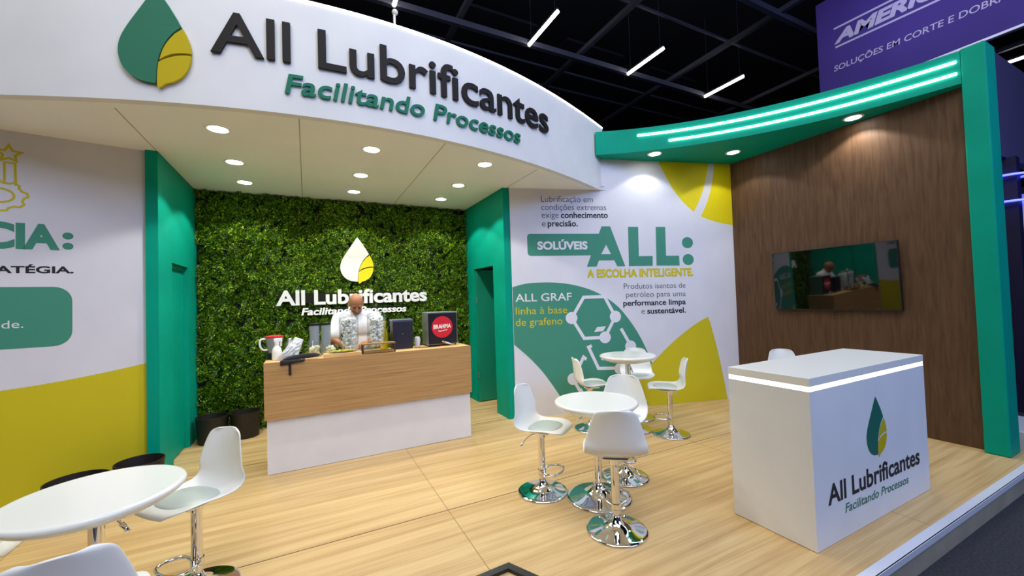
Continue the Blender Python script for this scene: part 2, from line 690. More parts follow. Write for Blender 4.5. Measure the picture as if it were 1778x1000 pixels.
def emblem(parent, surf, u0, u1, z0, z1, depth, off, mats, names=('drop_body', 'upper_leaf', 'lower_leaf')):
    for nm, pl, m in zip(names, (DROP_BODY, DROP_UP, DROP_LOW), mats):
        bm = BM()
        poly_on(bm, surf, [(u0 + (u1 - u0) * a, z0 + (z1 - z0) * b) for a, b in pl], off, depth)
        obj(nm, bm, m, parent)


# ================================================================== THE SETTING
H = 3.103            # soffit
NX0, NX1, NYF, NYB = -1.233, 2.378, 4.87, 6.40
BEAM0, BEAM1 = 3.55, 3.872

bm = BM()
box(bm, -6.5, 6.05, 1.147, 7.2, -0.165, 0.0)
for f in bm.faces:
    if f.normal.z < 0.5:
        f.material_index = 1
st = struct(obj('floor', bm, [M['floor_wood'], M['stage_edge']]))
bm = BM()
box(bm, -6.5, 6.06, 1.141, 1.198, -0.001, 0.004)
box(bm, -6.5, 6.06, 1.138, 1.147, -0.034, 0.004)
struct(obj('trim_1', bm, M['alu']))
bm = BM()
box(bm, -20, 26, -14, 26, -0.2, -0.165)
struct(obj('floor_hall', bm, M['carpet']))
bm = BM()
box(bm, -20, 26, -14, 26, 9.4, 9.5)
struct(obj('ceiling_hall', bm, M['hall_dark']))
bm = BM()
box(bm, -20, 26, 26, 26.2, -0.165, 9.4)
box(bm, 26, 26.2, -14, 26, -0.165, 9.4)
box(bm, -20.2, -20, -14, 26, -0.165, 9.4)
struct(obj('wall_hall', bm, M['hall_dark']))

# left graphic wall
def slab_wall(surf, u0, u1, z1, th=0.08):
    b = BM()
    p = [surf(u0, 0, 0), surf(u1, 0, 0), surf(u1, 0, -th), surf(u0, 0, -th)]
    prism(b, [(q.x, q.y) for q in p], 0, z1)
    return b


wl = struct(obj('wall_left', slab_wall(LW, -3.6, 0.0, H), M['white_wall']))
wr = struct(obj('wall_right', slab_wall(RW, 0.0, 3.46, BEAM0), M['white_wall']))
bm = BM()
box(bm, 5.80, 5.88, 1.30, 4.02, 0, BEAM1 - 0.01)
ws = struct(obj('wall_side', bm, M['dark_wood']))

# niche side walls with a doorway each
def niche_wall(name, x_in, x_out, ya, yb):
    b = BM()
    x0, x1 = min(x_in, x_out), max(x_in, x_out)
    box(b, x0, x1, NYF, ya, 0, H)
    box(b, x0, x1, yb, NYB + 0.08, 0, H)
    box(b, x0, x1, ya, yb, 2.085, H)
    return struct(obj(name, b, M['teal']))


bm = BM()
x0, x1 = NX1, NX1 + 0.092
niche_wall('wall_niche_right', NX1, NX1 + 0.092, 5.257, 5.985)
niche_wall('wall_niche_left', NX0, NX0 - 0.092, 5.296, 5.935)
bm = BM()
box(bm, NX0 - 0.1, NX1 + 0.1, NYB, NYB + 0.08, 0, H)
struct(obj('wall_back', bm, M['leaf_backing']))
# the store rooms behind the doors
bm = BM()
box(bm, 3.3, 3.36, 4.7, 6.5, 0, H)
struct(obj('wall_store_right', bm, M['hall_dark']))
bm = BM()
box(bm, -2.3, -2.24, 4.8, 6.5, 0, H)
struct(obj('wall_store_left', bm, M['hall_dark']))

# doors
d1 = thing('door_1', 'open teal door leaf inside the right doorway of the niche', 'door', (2.47, 5.955, 0))
d1['kind'] = 'structure'
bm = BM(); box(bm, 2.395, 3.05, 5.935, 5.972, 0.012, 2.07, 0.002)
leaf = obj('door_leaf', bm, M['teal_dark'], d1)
for z in (0.42, 1.60):
    bm = BM(); box(bm, 2.388, 2.40, 5.925, 5.94, z - 0.045, z + 0.045, 0.002)
    tube(bm, [(2.388, 5.934, z - 0.05), (2.388, 5.934, z + 0.05)], 0.007)
    obj('hinge', bm, M['steel'], leaf)
d2 = thing('door_2', 'closed teal door leaf set back in the left doorway of the niche', 'door', (-1.29, 5.61, 0))
d2['kind'] = 'structure'
bm = BM(); box(bm, -1.318, -1.281, 5.30, 5.932, 0.012, 2.03, 0.002)
obj('door_leaf', bm, M['teal'], d2)
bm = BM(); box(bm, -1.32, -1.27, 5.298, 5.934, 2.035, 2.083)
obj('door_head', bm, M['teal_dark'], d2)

# soffit over the niche and out to the curved fascia
bm = BM()
fx = np.linspace(-3.32, 3.83, 72)
outline = [(x, fy(x) + 0.01) for x in fx]
pe = RW((3.83 - 2.47) / RW.d.x, 0, 0.0)
outline += [(pe.x, pe.y), (2.47, 4.857), (NX1 + 0.005, 4.875), (NX1 + 0.005, NYB), (NX0 - 0.005, NYB), (NX0 - 0.005, 4.915), (-1.317, 4.916)]
pl = LW(-2.04, 0, 0)
outline += [(pl.x, pl.y)]
prism(bm, outline, H, H + 0.05)
sof = struct(obj('ceiling', bm, M['soffit']))
bm = BM()
for x, y0, y1 in ((-1.24, fy(-1.24) + 0.16, 4.87), (-0.03, fy(-0.03) + 0.03, 6.3), (1.205, fy(1.2) + 0.03, 6.3), (2.43, fy(2.43) + 0.12, 4.86)):
    box(bm, x - 0.004, x + 0.004, y0, y1, H - 0.0012, H + 0.001)
obj('panel_joint', bm, mat('joint_grey', srgb(170, 164, 144), 0.8), sof)  # thin grey strips along the soffit panel seams

# curved fascia
ZF0, ZF1 = H - 0.004, 4.022
bm = BM()
us = np.linspace(-3.32, 3.86, 110)
front = [(x, fy(x)) for x in us]
back = [(x, fy(x) + 0.07) for x in us[::-1]]
prism(bm, front + back, ZF0, ZF1)
fas = struct(obj('wall_fascia', bm, M['white_paint'], smooth=True, angle=30))
bm = BM()
front = [(p.x, p.y) for p in (FAS(float(np.interp(x, _xs, _S)), 0, 0.006) for x in us)]
back = [(p.x, p.y) for p in (FAS(float(np.interp(x, _xs, _S)), 0, -0.016) for x in us[::-1])]
prism(bm, front + back, ZF1, ZF1 + 0.016)
led = obj('light_strip', bm, M['led_edge'], fas)

# green canopy over the wooden wall, and its column
def circ3(a, b, c):
    ax, ay = a; bx_, by = b; cx, cy = c
    d = 2 * (ax * (by - cy) + bx_ * (cy - ay) + cx * (ay - by))
    ux = ((ax * ax + ay * ay) * (by - cy) + (bx_ * bx_ + by * by) * (cy - ay) + (cx * cx + cy * cy) * (ay - by)) / d
    uy = ((ax * ax + ay * ay) * (cx - bx_) + (bx_ * bx_ + by * by) * (ax - cx) + (cx * cx + cy * cy) * (bx_ - ax)) / d
    return ux, uy, math.hypot(ax - ux, ay - uy)


ccx, ccy, ccr = circ3((3.60, 4.39), (5.03, 3.03), (5.70, 1.45))
a0 = math.atan2(4.39 - ccy, 3.60 - ccx)
a1 = math.atan2(1.45 - ccy, 5.70 - ccx)


def ARC(t, z, off=0.0):
    a = a0 + (a1 - a0) * t
    return Vector((ccx + (ccr - off) * math.cos(a), ccy + (ccr - off) * math.sin(a), z))


can = thing('canopy', 'green curved canopy beam with two parallel white light strips above the wooden wall', 'canopy', (5.4, 3.2, BEAM0))
bm = BM()
arc = [tuple(ARC(t, 0)[:2]) for t in np.linspace(0, 1, 48)]
pz = RW(3.46, 0, -0.05)
prism(bm, arc + [(5.97, 1.45), (5.97, 4.1), (pz.x, pz.y), (3.75, 4.56)], BEAM0, BEAM1)
obj('beam', bm, M['teal'], can, smooth=True, angle=30)


def arc_t(x, y):
    return (math.atan2(y - ccy, x - ccx) - a0) / (a1 - a0)


for (p, z) in (((4.06, 4.06), 3.772), ((4.36, 3.80), 3.655)):
    bm = BM()
    ts = np.linspace(arc_t(*p), 0.993, 50)
    prism(bm, [tuple(ARC(t, 0, 0.012)[:2]) for t in ts] + [tuple(ARC(t, 0, -0.006)[:2]) for t in ts[::-1]], z - 0.011, z + 0.011)
    obj('light_strip', bm, M['led'], can)
bm = BM()
box(bm, 5.70, 5.965, 1.285, 1.452, 0, 3.885, 0.012)
tag(obj('portal_column', bm, M['teal']), 'tall green square column at the outer end of the wooden wall', 'column')

# ------------------------------------------------------------------ recessed spots
sp_n = 0
cols_ = ['left', 'middle', 'right']
rows_ = ['front', 'second', 'back']


def spot(x, y, z, label, group, power, r=0.088):
    t = thing('recessed_spotlight', label, 'ceiling light', (x, y, z), group)
    b = BM()
    lathe(b, [(r * 0.80, -0.001), (r * 0.84, -0.006), (r * 1.0, -0.008), (r * 1.10, -0.004), (r * 1.12, -0.0005)], (x, y, z), 36, cap=False)
    obj('trim_ring', b, M['rim'], t, smooth=True)
    b = BM()
    lathe(b, [(r * 0.83, -0.004), (r * 0.6, -0.006), (0, -0.007)], (x, y, z), 36, cap=False)
    obj('lens', b, M['lamp'], t, smooth=True)
    d = bpy.data.lights.new('spotlight_beam', 'SPOT')
    d.energy = power
    d.spot_size = R(118)
    d.spot_blend = 0.18
    d.shadow_soft_size = 0.05
    d.color = (1.0, 0.97, 0.90)
    o = bpy.data.objects.new('spotlight_beam', d)
    COL.objects.link(o)
    o.parent = t
    o.location = (0, 0, -0.02)
    return t


for j, y in enumerate((4.09, 4.97, 5.74)):
    for i, x in enumerate((-0.64, 0.59, 1.79)):
        spot(x, y, H, 'lit round recessed spotlight, %s of its row, in the %s row of the cream soffit' % (cols_[i], rows_[j]), 'recessed spotlights in the cream soffit', 57)
spot(4.345, 4.04, BEAM0, 'lit round spotlight under green canopy beside the curved fascia end', 'recessed spotlights under the green canopy', 17)
spot(5.357, 3.574, BEAM0, 'lit round spotlight under green canopy near the corner of printed and wooden walls', 'recessed spotlights under the green canopy', 22)
spot(5.62, 2.289, BEAM0, 'lit round spotlight under green canopy above the television', 'recessed spotlights under the green canopy', 36)

# ------------------------------------------------------------------ plant wall
pw = thing('plant_wall', 'dense green artificial fern wall behind the bar', 'plant wall', (0.57, 6.35, 0))
bm = BM(); box(bm, NX0 + 0.002, NX1 - 0.002, 6.355, 6.398, 0.002, H - 0.004)
obj('backing_panel', bm, M['leaf_backing'], pw)


def foliage():
    rnd = np.random.RandomState(4)
    V, Fc = [], []
    k = 0
    NF = 8600
    for _ in range(NF):
        x = rnd.uniform(NX0 + 0.02, NX1 - 0.02)
        z = rnd.uniform(0.03, H - 0.05)
        # clumps: some patches of sprigs stand forward
        cl = 0.5 + 0.5 * math.sin(x * 17.0 + 2.4 * math.sin(z * 9.0)) * math.sin(z * 15.0 + 2.2 * math.sin(x * 8.0))
        if cl < 0.34 and rnd.rand() < 0.62:
            continue
        dep = 0.005 + 0.15 * cl * cl * rnd.uniform(0.5, 1.0)
        base = np.array([x, 6.352 - dep * 0.6, z])
        ang = rnd.normal(0.15, 0.55) + (math.pi if rnd.rand() < 0.22 else 0)
        ln = rnd.uniform(0.10, 0.20)
        d = np.array([math.sin(ang), -rnd.uniform(0.15, 0.75), math.cos(ang)])
        d /= np.linalg.norm(d)
        side = np.cross(d, [0, -1, 0.2])
        side /= max(1e-6, np.linalg.norm(side))
        up = np.cross(side, d)
        n = 8
        for i in range(n):
            t = (i + 0.6) / n
            p = base + d * ln * t + np.array([0, 0, -0.03 * t * t])
            ll = 0.042 * (1.05 - 0.75 * abs(t - 0.3)) * rnd.uniform(0.8, 1.25)
            wd = ll * 0.17
            for s in (-1, 1):
                q = side * s * 0.75 + d * 0.75 + up * rnd.uniform(-0.35, 0.35)
                q /= np.linalg.norm(q)
                w = np.cross(q, up)
                w /= max(1e-6, np.linalg.norm(w))
                a, b_, c, e = p, p + q * ll * 0.5 + w * wd, p + q * ll, p + q * ll * 0.5 - w * wd
                for v in (a, b_, c, e):
                    v = v.copy()
                    if -0.42 < v[0] < 1.72 and 1.43 < v[2] < 2.60:
                        v[1] = max(v[1], 6.266)
                    v[1] = min(v[1], 6.354)
                    v[0] = min(max(v[0], NX0 + 0.004), NX1 - 0.004)
                    v[2] = min(max(v[2], 0.004), H - 0.004)
                    V.append(v)
                Fc.append((k, k + 1, k + 2, k + 3))
                k += 4
    me = bpy.data.meshes.new('foliage')
    me.from_pydata([tuple(v - np.array([0.57, 6.35, 0])) for v in V], [], Fc)
    me.materials.append(M['leaf'])
    o = bpy.data.objects.new('foliage', me)
    COL.objects.link(o)
    o.parent = pw
    o['kind'] = 'stuff'
    return o


foliage()

# ------------------------------------------------------------------ lettering on the booth
def letters(name, label, surf, text, u0, u1, z0, z1, cap, m, depth, off, bold, shear=0.0, group=None):
    c = surf((u0 + u1) / 2, z0, off)
    t = thing(name, label, 'sign', tuple(c), group)
    for ch, b in write(surf, text, u0, u1, z0, z1, cap, bold, shear, depth, off):
        obj('letter', b, m, t)
    return t


e1 = thing('emblem', 'large green and yellow drop emblem on the white fascia', 'sign', tuple(FAS(-1.33, 3.19, 0.01)))
emblem(e1, FAS, -1.548, -1.103, 3.188, 3.915, 0.022, 0.006, (M['logo_green'], M['logo_yellow'], M['logo_yellow']))
letters('letter_sign', 'black raised letters reading All Lubrificantes on the curved white fascia', FAS, 'All Lubrificantes', -0.985, 2.213, 3.503, 3.508, 0.305, M['letter_black'], 0.018, 0.006, 0.012)
letters('letter_sign', 'green raised italic letters reading Facilitando Processos on the white fascia', FAS, 'Facilitando Processos', -0.504, 1.728, 3.258, 3.268, 0.148, M['letter_green'], 0.014, 0.006, 0.014, 0.16)

e2 = thing('emblem', 'white and yellow drop emblem fixed to the fern wall', 'sign', tuple(PLANT(0.66, 1.89, 0)))
emblem(e2, PLANT, 0.436, 0.890, 1.889, 2.567, 0.025, -0.02, (M['sign_white'], M['sign_yellow'], M['sign_yellow']))
s2 = letters('letter_sign', 'white raised letters reading All Lubrificantes on the fern wall', PLANT, 'All Lubrificantes', -0.365, 1.672, 1.611, 1.617, 0.19, M['sign_white'], 0.04, -0.02, 0.030)
s3 = letters('letter_sign', 'white raised italic letters reading Facilitando Processos on the fern wall', PLANT, 'Facilitando Processos', -0.068, 1.355, 1.468, 1.462, 0.092, M['sign_white'], 0.03, -0.02, 0.030, 0.18)
bm = BM(); box(bm, -0.34, 1.62, 6.262, 6.354, 1.63, 1.77)
obj('mounting_board', bm, M['leaf_backing'], s2)
bm = BM(); box(bm, -0.04, 1.33, 6.262, 6.354, 1.475, 1.55)
obj('mounting_board', bm, M['leaf_backing'], s3)

# ------------------------------------------------------------------ prints on the right wall
def print_mesh(name, wall, m, parts):
    return obj(name, join(parts), m, wall)


def P_(surf, pts, off, holes=()):
    return poly_on(BM(), surf, pts, off, 0, holes)


def txt(surf, *a, **k):
    return [b for _, b in write(surf, *a, **k)]


def dedup(parts, wall, name, m):
    return obj(name, join(parts), m, wall)


green_top = smooth_pts([(0.004, 1.756), (0.141, 1.790), (0.275, 1.807), (0.547, 1.808), (0.823, 1.776), (1.102, 1.699), (1.328, 1.588), (1.516, 1.450), (1.666, 1.278), (1.807, 1.07), (1.926, 0.84), (2.02, 0.60), (2.10, 0.30), (2.15, 0.003)], 4)
green_low = smooth_pts([(0.755, 0.003), (0.718, 0.083), (0.59, 0.297), (0.485, 0.457), (0.369, 0.617), (0.194, 0.809), (0.004, 0.985)], 4)
parts = [P_(RW, green_top + green_low, 0.0012)]
obj('printed_leaf', join(parts), M['print_green'], wr)
yl = [(2.958, 1.24)] + smooth_pts([(2.95, 1.236), (2.736, 1.138), (2.409, 0.93), (2.093, 0.677), (1.857, 0.458), (1.667, 0.23), (1.51, 0.003)], 4) + smooth_pts([(3.228, 0.003), (3.189, 0.254), (3.097, 0.728), (2.99, 1.16)], 3)
obj('printed_leaf', P_(RW, yl, 0.0020), M['print_yellow'], wr)
y1 = [(2.255, BEAM0 - 0.002), (3.080, BEAM0 - 0.002)] + smooth_pts([(3.078, 3.53), (3.045, 3.376), (2.988, 3.186), (2.908, 2.996), (2.805, 2.818)], 3) + smooth_pts([(2.799, 2.812), (2.639, 2.942), (2.467, 3.145), (2.343, 3.366), (2.262, 3.52)], 3)
y2 = [(3.182, BEAM0 - 0.002), (3.456, BEAM0 - 0.002), (3.456, 2.612)] + smooth_pts([(3.45, 2.614), (3.256, 2.644), (3.069, 2.691), (2.92, 2.744)], 3) + smooth_pts([(2.915, 2.746), (3.01, 2.914), (3.09, 3.104), (3.149, 3.337), (3.18, 3.53)], 3)
obj('printed_leaf', join([P_(RW, y1, 0.0012), P_(RW, y2, 0.0012)]), M['print_bright_yellow'], wr)

pill = []
for cx, cz, s in ((0.275, 2.43, 90), (0.275, 2.225, 180)):
    pill += [(cx + 0.045 * math.cos(R(s + 15 * k)), cz + 0.05 * math.sin(R(s + 15 * k))) for k in range(7)]
pill += [(1.20, 2.175), (1.30, 2.482)]
A_out = [(1.078, 2.016), (1.319, 2.586), (1.451, 2.586), (1.66, 2.015), (1.536, 2.016), (1.495, 2.103), (1.262, 2.103), (1.225, 2.016)]
A_in = [(1.379, 2.326), (1.300, 2.190), (1.449, 2.190)]
L1 = [(1.727, 2.580), (1.886, 2.580), (1.878, 2.157), (2.097, 2.157), (2.092, 2.014), (1.717, 2.016)]
L2 = [(2.164, 2.581), (2.317, 2.581), (2.313, 2.158), (2.525, 2.156), (2.527, 2.012), (2.152, 2.016)]
obj('printed_headline', join([P_(RW, pill, 0.0012), P_(RW, A_out, 0.0020, [A_in[::-1]]), P_(RW, L1, 0.0012), P_(RW, L2, 0.0012),
                              disc_on(BM(), RW, (2.671, 2.349), 0.092, 0.0012, rz=0.083), disc_on(BM(), RW, (2.672, 2.098), 0.092, 0.0012, rz=0.083)]), M['print_green'], wr)

wt = txt(RW, 'SOLÚVEIS', 0.372, 1.098, 2.265, 2.265, 0.103, bold=0.04, off=0.0026)
wt += txt(RW, 'ALL GRAF', 0.040, 0.838, 1.559, 1.554, 0.103, bold=0.008, off=0.0026)
mol = [stroke_on(BM(), RW, [(1.013, 1.590), (1.325, 1.590), (1.476, 1.303), (1.311, 1.018), (1.000, 1.018), (0.828, 1.308)], 0.045, 0.0026, True)]
for i, c in enumerate(((0.825, 1.308), (1.478, 1.303), (1.311, 1.018), (1.694, 0.871), (0.819, 0.47), (1.518, 0.565))):
    mol.append(disc_on(BM(), RW, c, 0.085, 0.0030 + 0.0001 * i, rz=0.083))
for i, l in enumerate(([(1.557, 1.131), (1.694, 0.885)], [(1.107, 0.91), (1.058, 0.892), (1.195, 0.590), (1.50, 0.575)], [(1.022, 0.727), (0.979, 0.760), (0.817, 0.466), (0.925, 0.27)], [(0.911, 0.328), (1.091, 0.01)])):
    mol.append(stroke_on(BM(), RW, l, 0.045, 0.0024 + 0.0001 * i))
mol.append(P_(RW, [(1.196, 1.166), (1.330, 1.174), (1.282, 1.105), (1.150, 1.101)], 0.0027))
mol.append(P_(RW, [(1.214, 0.778), (1.34, 0.771), (1.285, 0.695), (1.245, 0.705)], 0.0027))
obj('printed_molecule', join(mol), M['print_white'], wr)
obj('printed_text', join(wt), M['print_white'], wr)
yt = txt(RW, 'linha à base', 0.040, 0.767, 1.385, 1.379, 0.098, bold=0.0, off=0.0026)
yt += txt(RW, 'de grafeno', 0.035, 0.691, 1.232, 1.229, 0.098, bold=0.0, off=0.0026)
yt += txt(RW, 'A ESCOLHA INTELIGENTE.', 1.075, 2.745, 1.864, 1.857, 0.108, bold=0.042, off=0.0026)
obj('printed_text', join(yt), M['print_yellow'], wr)
gt = txt(RW, 'Lubrificação em', 0.444, 1.203, 2.922, 2.926, 0.084, bold=-0.004, off=0.0014)
gt += txt(RW, 'condições extremas', 0.445, 1.400, 2.809, 2.815, 0.084, bold=-0.004, off=0.0014)
gt += txt(RW, 'exige', 0.447, 0.690, 2.699, 2.701, 0.084, bold=-0.004, off=0.0014)
gt += txt(RW, 'e', 0.446, 0.500, 2.582, 2.582, 0.084, bold=-0.004, off=0.0014)
gt += txt(RW, 'Produtos isentos de', 1.625, 2.608, 1.690, 1.682, 0.078, bold=-0.004, off=0.0014)
gt += txt(RW, 'petróleo para uma', 1.655, 2.604, 1.569, 1.560, 0.078, bold=-0.004, off=0.0014)
gt += txt(RW, 'e', 1.884, 1.940, 1.326, 1.326, 0.078, bold=-0.004, off=0.0014)
obj('printed_text', join(gt), M['print_grey'], wr)
bt = txt(RW, 'conhecimento', 0.723, 1.423, 2.701, 2.707, 0.080, bold=0.024, off=0.0014)
bt += txt(RW, 'precisão.', 0.528, 0.966, 2.583, 2.586, 0.080, bold=0.024, off=0.0014)
bt += txt(RW, 'performance limpa', 1.606, 2.601, 1.450, 1.440, 0.076, bold=0.024, off=0.0014)
bt += txt(RW, 'sustentável.', 1.974, 2.595, 1.324, 1.318, 0.076, bold=0.024, off=0.0014)
obj('printed_text', join(bt), M['print_black'], wr)

# ------------------------------------------------------------------ prints on the left wall
yl = smooth_pts([(-3.59, 0.90), (-2.2, 0.92), (-0.887, 0.998), (-0.635, 1.018), (-0.45, 1.04), (-0.265, 1.068), (-0.004, 1.115)], 4) + [(-0.004, 0.003), (-3.59, 0.003)]
obj('printed_band', P_(LW, yl, 0.0012), M['print_yellow'], wl)
pl = []
for cx, cz, s in ((-0.60, 1.705, 0), (-1.60, 1.705, 90), (-1.60, 1.445, 180), (-0.60, 1.445, 270)):
    pl += [(cx + 0.11 * math.cos(R(s + 15 * k)), cz + 0.12 * math.sin(R(s + 15 * k))) for k in range(7)]
hd = [P_(LW, pl, 0.0012)]
hd += txt(LW, 'EFICIÊNCIA', -1.86, -0.562, 2.150, 2.150, 0.188, bold=0.05, off=0.0014)
hd += [disc_on(BM(), LW, (-0.515, 2.262), 0.033, 0.0012, rz=0.030), disc_on(BM(), LW, (-0.515, 2.174), 0.033, 0.0012, rz=0.030)]
obj('printed_headline', join(hd), M['print_green'], wl)
obj('printed_text', join(txt(LW, 'ESTRATÉGIA.', -1.16, -0.481, 1.938, 1.943, 0.054, bold=0.03, off=0.0014)), M['print_black'], wl)
obj('printed_text', join(txt(LW, 'de.', -0.880, -0.765, 1.492, 1.492, 0.062, bold=0.0, off=0.0024)), M['print_white'], wl)
ic = []
star = []
for k in range(10):
    q = 0.070 if k % 2 == 0 else 0.034
    star.append((-0.843 + q * math.sin(k * math.pi / 5), 2.912 + q * math.cos(k * math.pi / 5)))
ic.append(stroke_on(BM(), LW, star, 0.016, 0.0012, True))
ic.append(stroke_on(BM(), LW, [(-0.866, 2.66), (-0.866, 2.838), (-0.810, 2.838), (-0.806, 2.655)], 0.015, 0.0013))
gear = []
for k in range(48):
    q = 0.152 + (0.020 if (k % 6) < 3 else -0.004)
    gear.append((-0.895 + q * 0.90 * math.cos(2 * math.pi * k / 48), 2.567 + q * 0.72 * math.sin(2 * math.pi * k / 48)))
ic.append(stroke_on(BM(), LW, gear, 0.014, 0.0014, True))
ic.append(stroke_on(BM(), LW, [(-0.895 + 0.080 * math.cos(2 * math.pi * k / 32), 2.567 + 0.056 * math.sin(2 * math.pi * k / 32)) for k in range(32)], 0.015, 0.0014, True))
obj('printed_icon', join(ic), M['print_yellow'], wl)

# ------------------------------------------------------------------ bar counter
bar = thing('bar_counter', 'long wooden bar counter on a white base in front of the fern wall', 'counter', (0.67, 4.73, 0))
bm = BM(); box(bm, -0.355, 1.70, 4.525, 4.93, 0.004, 0.53)
obj('base', bm, M['white_paint'], bar)
bm = BM(); box(bm, -0.372, 1.71, 4.485, 4.503, 0.524, 1.066)
box(bm, -0.372, -0.354, 4.503, 4.97, 0.524, 1.066)
box(bm, 1.692, 1.71, 4.503, 4.97, 0.524, 1.066)
obj('front_panel', bm, M['bar_wood'], bar)
bm = BM(); box(bm, -0.354, 1.692, 4.503, 4.97, 1.040, 1.066)
obj('top', bm, M['bar_top'], bar)
BT = 1.0665

# ------------------------------------------------------------------ reception desk
rd = thing('reception_desk', 'white boxy reception desk with a glowing strip under its top', 'desk', (3.54, 1.68, 0))
bm = BM(); box(bm, 2.730, 4.345, 1.405, 1.94, 0.003, 0.972, 0.002)
desk_body = obj('body', bm, M['white_paint'], rd)
bm = BM(); box(bm, 2.733, 4.342, 1.408, 1.937, 0.972, 1.001)
obj('light_strip', bm, M['led_desk'], rd)
bm = BM(); box(bm, 2.730, 4.345, 1.405, 1.94, 1.001, 1.054, 0.002)
obj('top', bm, M['plastic_white'], rd)
emblem(desk_body, DESK, 3.389, 3.679, 0.414, 0.836, 0.0, 0.0012, (mat('desk_green', srgb(24, 104, 88), 0.5), mat('desk_yellow', srgb(190, 180, 34), 0.5), M['logo_yellow']), ('printed_drop', 'printed_leaf', 'printed_leaf'))
for b in txt(DESK, 'All Lubrificantes', 2.872, 4.180, 0.252, 0.240, 0.118, bold=0.024, off=0.0012):
    obj('printed_letter', b, M['print_black'], desk_body)
for b in txt(DESK, 'Facilitando Processos', 3.069, 3.975, 0.156, 0.138, 0.056, bold=0.012, shear=0.18, off=0.0012):
    obj('printed_letter', b, M['logo_green'], desk_body)

# ------------------------------------------------------------------ television
tv = thing('television', 'black flat television hung on the dark wooden wall, tilted slightly down', 'television', (5.80, 2.66, 1.72))
bm = BM(); box(bm, -0.665, 0.665, 0.0, 0.035, -0.3875, 0.3875, 0.004)
frame = obj('frame', bm, M['black'], None)
bm = BM(); box(bm, -0.655, 0.655, -0.002, 0.003, -0.372, 0.378)
scr = obj('screen', bm, M['black_gloss'], None)
bm = BM(); box(bm, -0.06, 0.06, -0.004, 0.02, -0.400, -0.386, 0.003)
nub = obj('sensor_bump', bm, M['black'], None)
for o in (frame, scr, nub):
    o.parent = tv
    o.location = (-0.075, 0, 0)
    o.rotation_euler = (Matrix.Rotation(R(-90), 3, 'Z') @ Matrix.Rotation(R(2.8), 3, 'X')).to_euler()
bm = BM(); box(bm, 5.745, 5.80, 2.46, 2.86, 1.60, 1.86)
obj('wall_bracket', bm, M['black'], tv)

# ------------------------------------------------------------------ bar stools
def stool_shell():
    prof = [(0.208, -0.020, .116), (0.202, -0.005, .148), (0.178, 0.0, .176), (0.145, 0.0, .194), (0.09, -0.004, .206), (0.0, -0.012, .210), (-0.09, -0.014, .211), (-0.145, 0.004, .210), (-0.175, 0.045, .207), (-0.188, 0.095, .200), (-0.196, 0.155, .188), (-0.205, 0.215, .170), (-0.216, 0.270, .150), (-0.224, 0.300, .136), (-0.229, 0.318, .114), (-0.232, 0.328, .078)]
    pts = smooth_pts(prof, 2)
    bm = BM()
    rows = []
    for i, (y, z, w) in enumerate(pts):
        j0, j1 = max(i - 1, 0), min(i + 1, len(pts) - 1)
        t = Vector((0, pts[j1][0] - pts[j0][0], pts[j1][1] - pts[j0][1])).normalized()
        nrm = Vector((0, t.z, -t.y))            # towards the sitter
        if nrm.z < 0 and z < 0.05:
            nrm = -nrm
        row = []
        for k in range(13):
            s = -1 + 2 * k / 12
            lift = 0.030 * abs(s) ** 2.6
            k_ = min(1.0, max(0.0, (z + 0.005) / 0.17))
            k_ = k_ * k_ * (3 - 2 * k_)
            up_ = Vector((0, k_, 1 - k_)).normalized()
            lift = (0.028 + 0.010 * k_) * abs(s) ** 2.4
            if y > 0.08:
                lift *= 1 - 0.75 * min(1.0, (y - 0.08) / 0.12)
            p = Vector((w * s, y, z)) + up_ * lift
            row.append(bm.verts.new(p))
        rows.append(row)
    for a, b in zip(rows, rows[1:]):
        for k in range(12):
            bm.faces.new((a[k], a[k + 1], b[k + 1], b[k]))
    bmesh.ops.recalc_face_normals(bm, faces=bm.faces[:])
    return bm


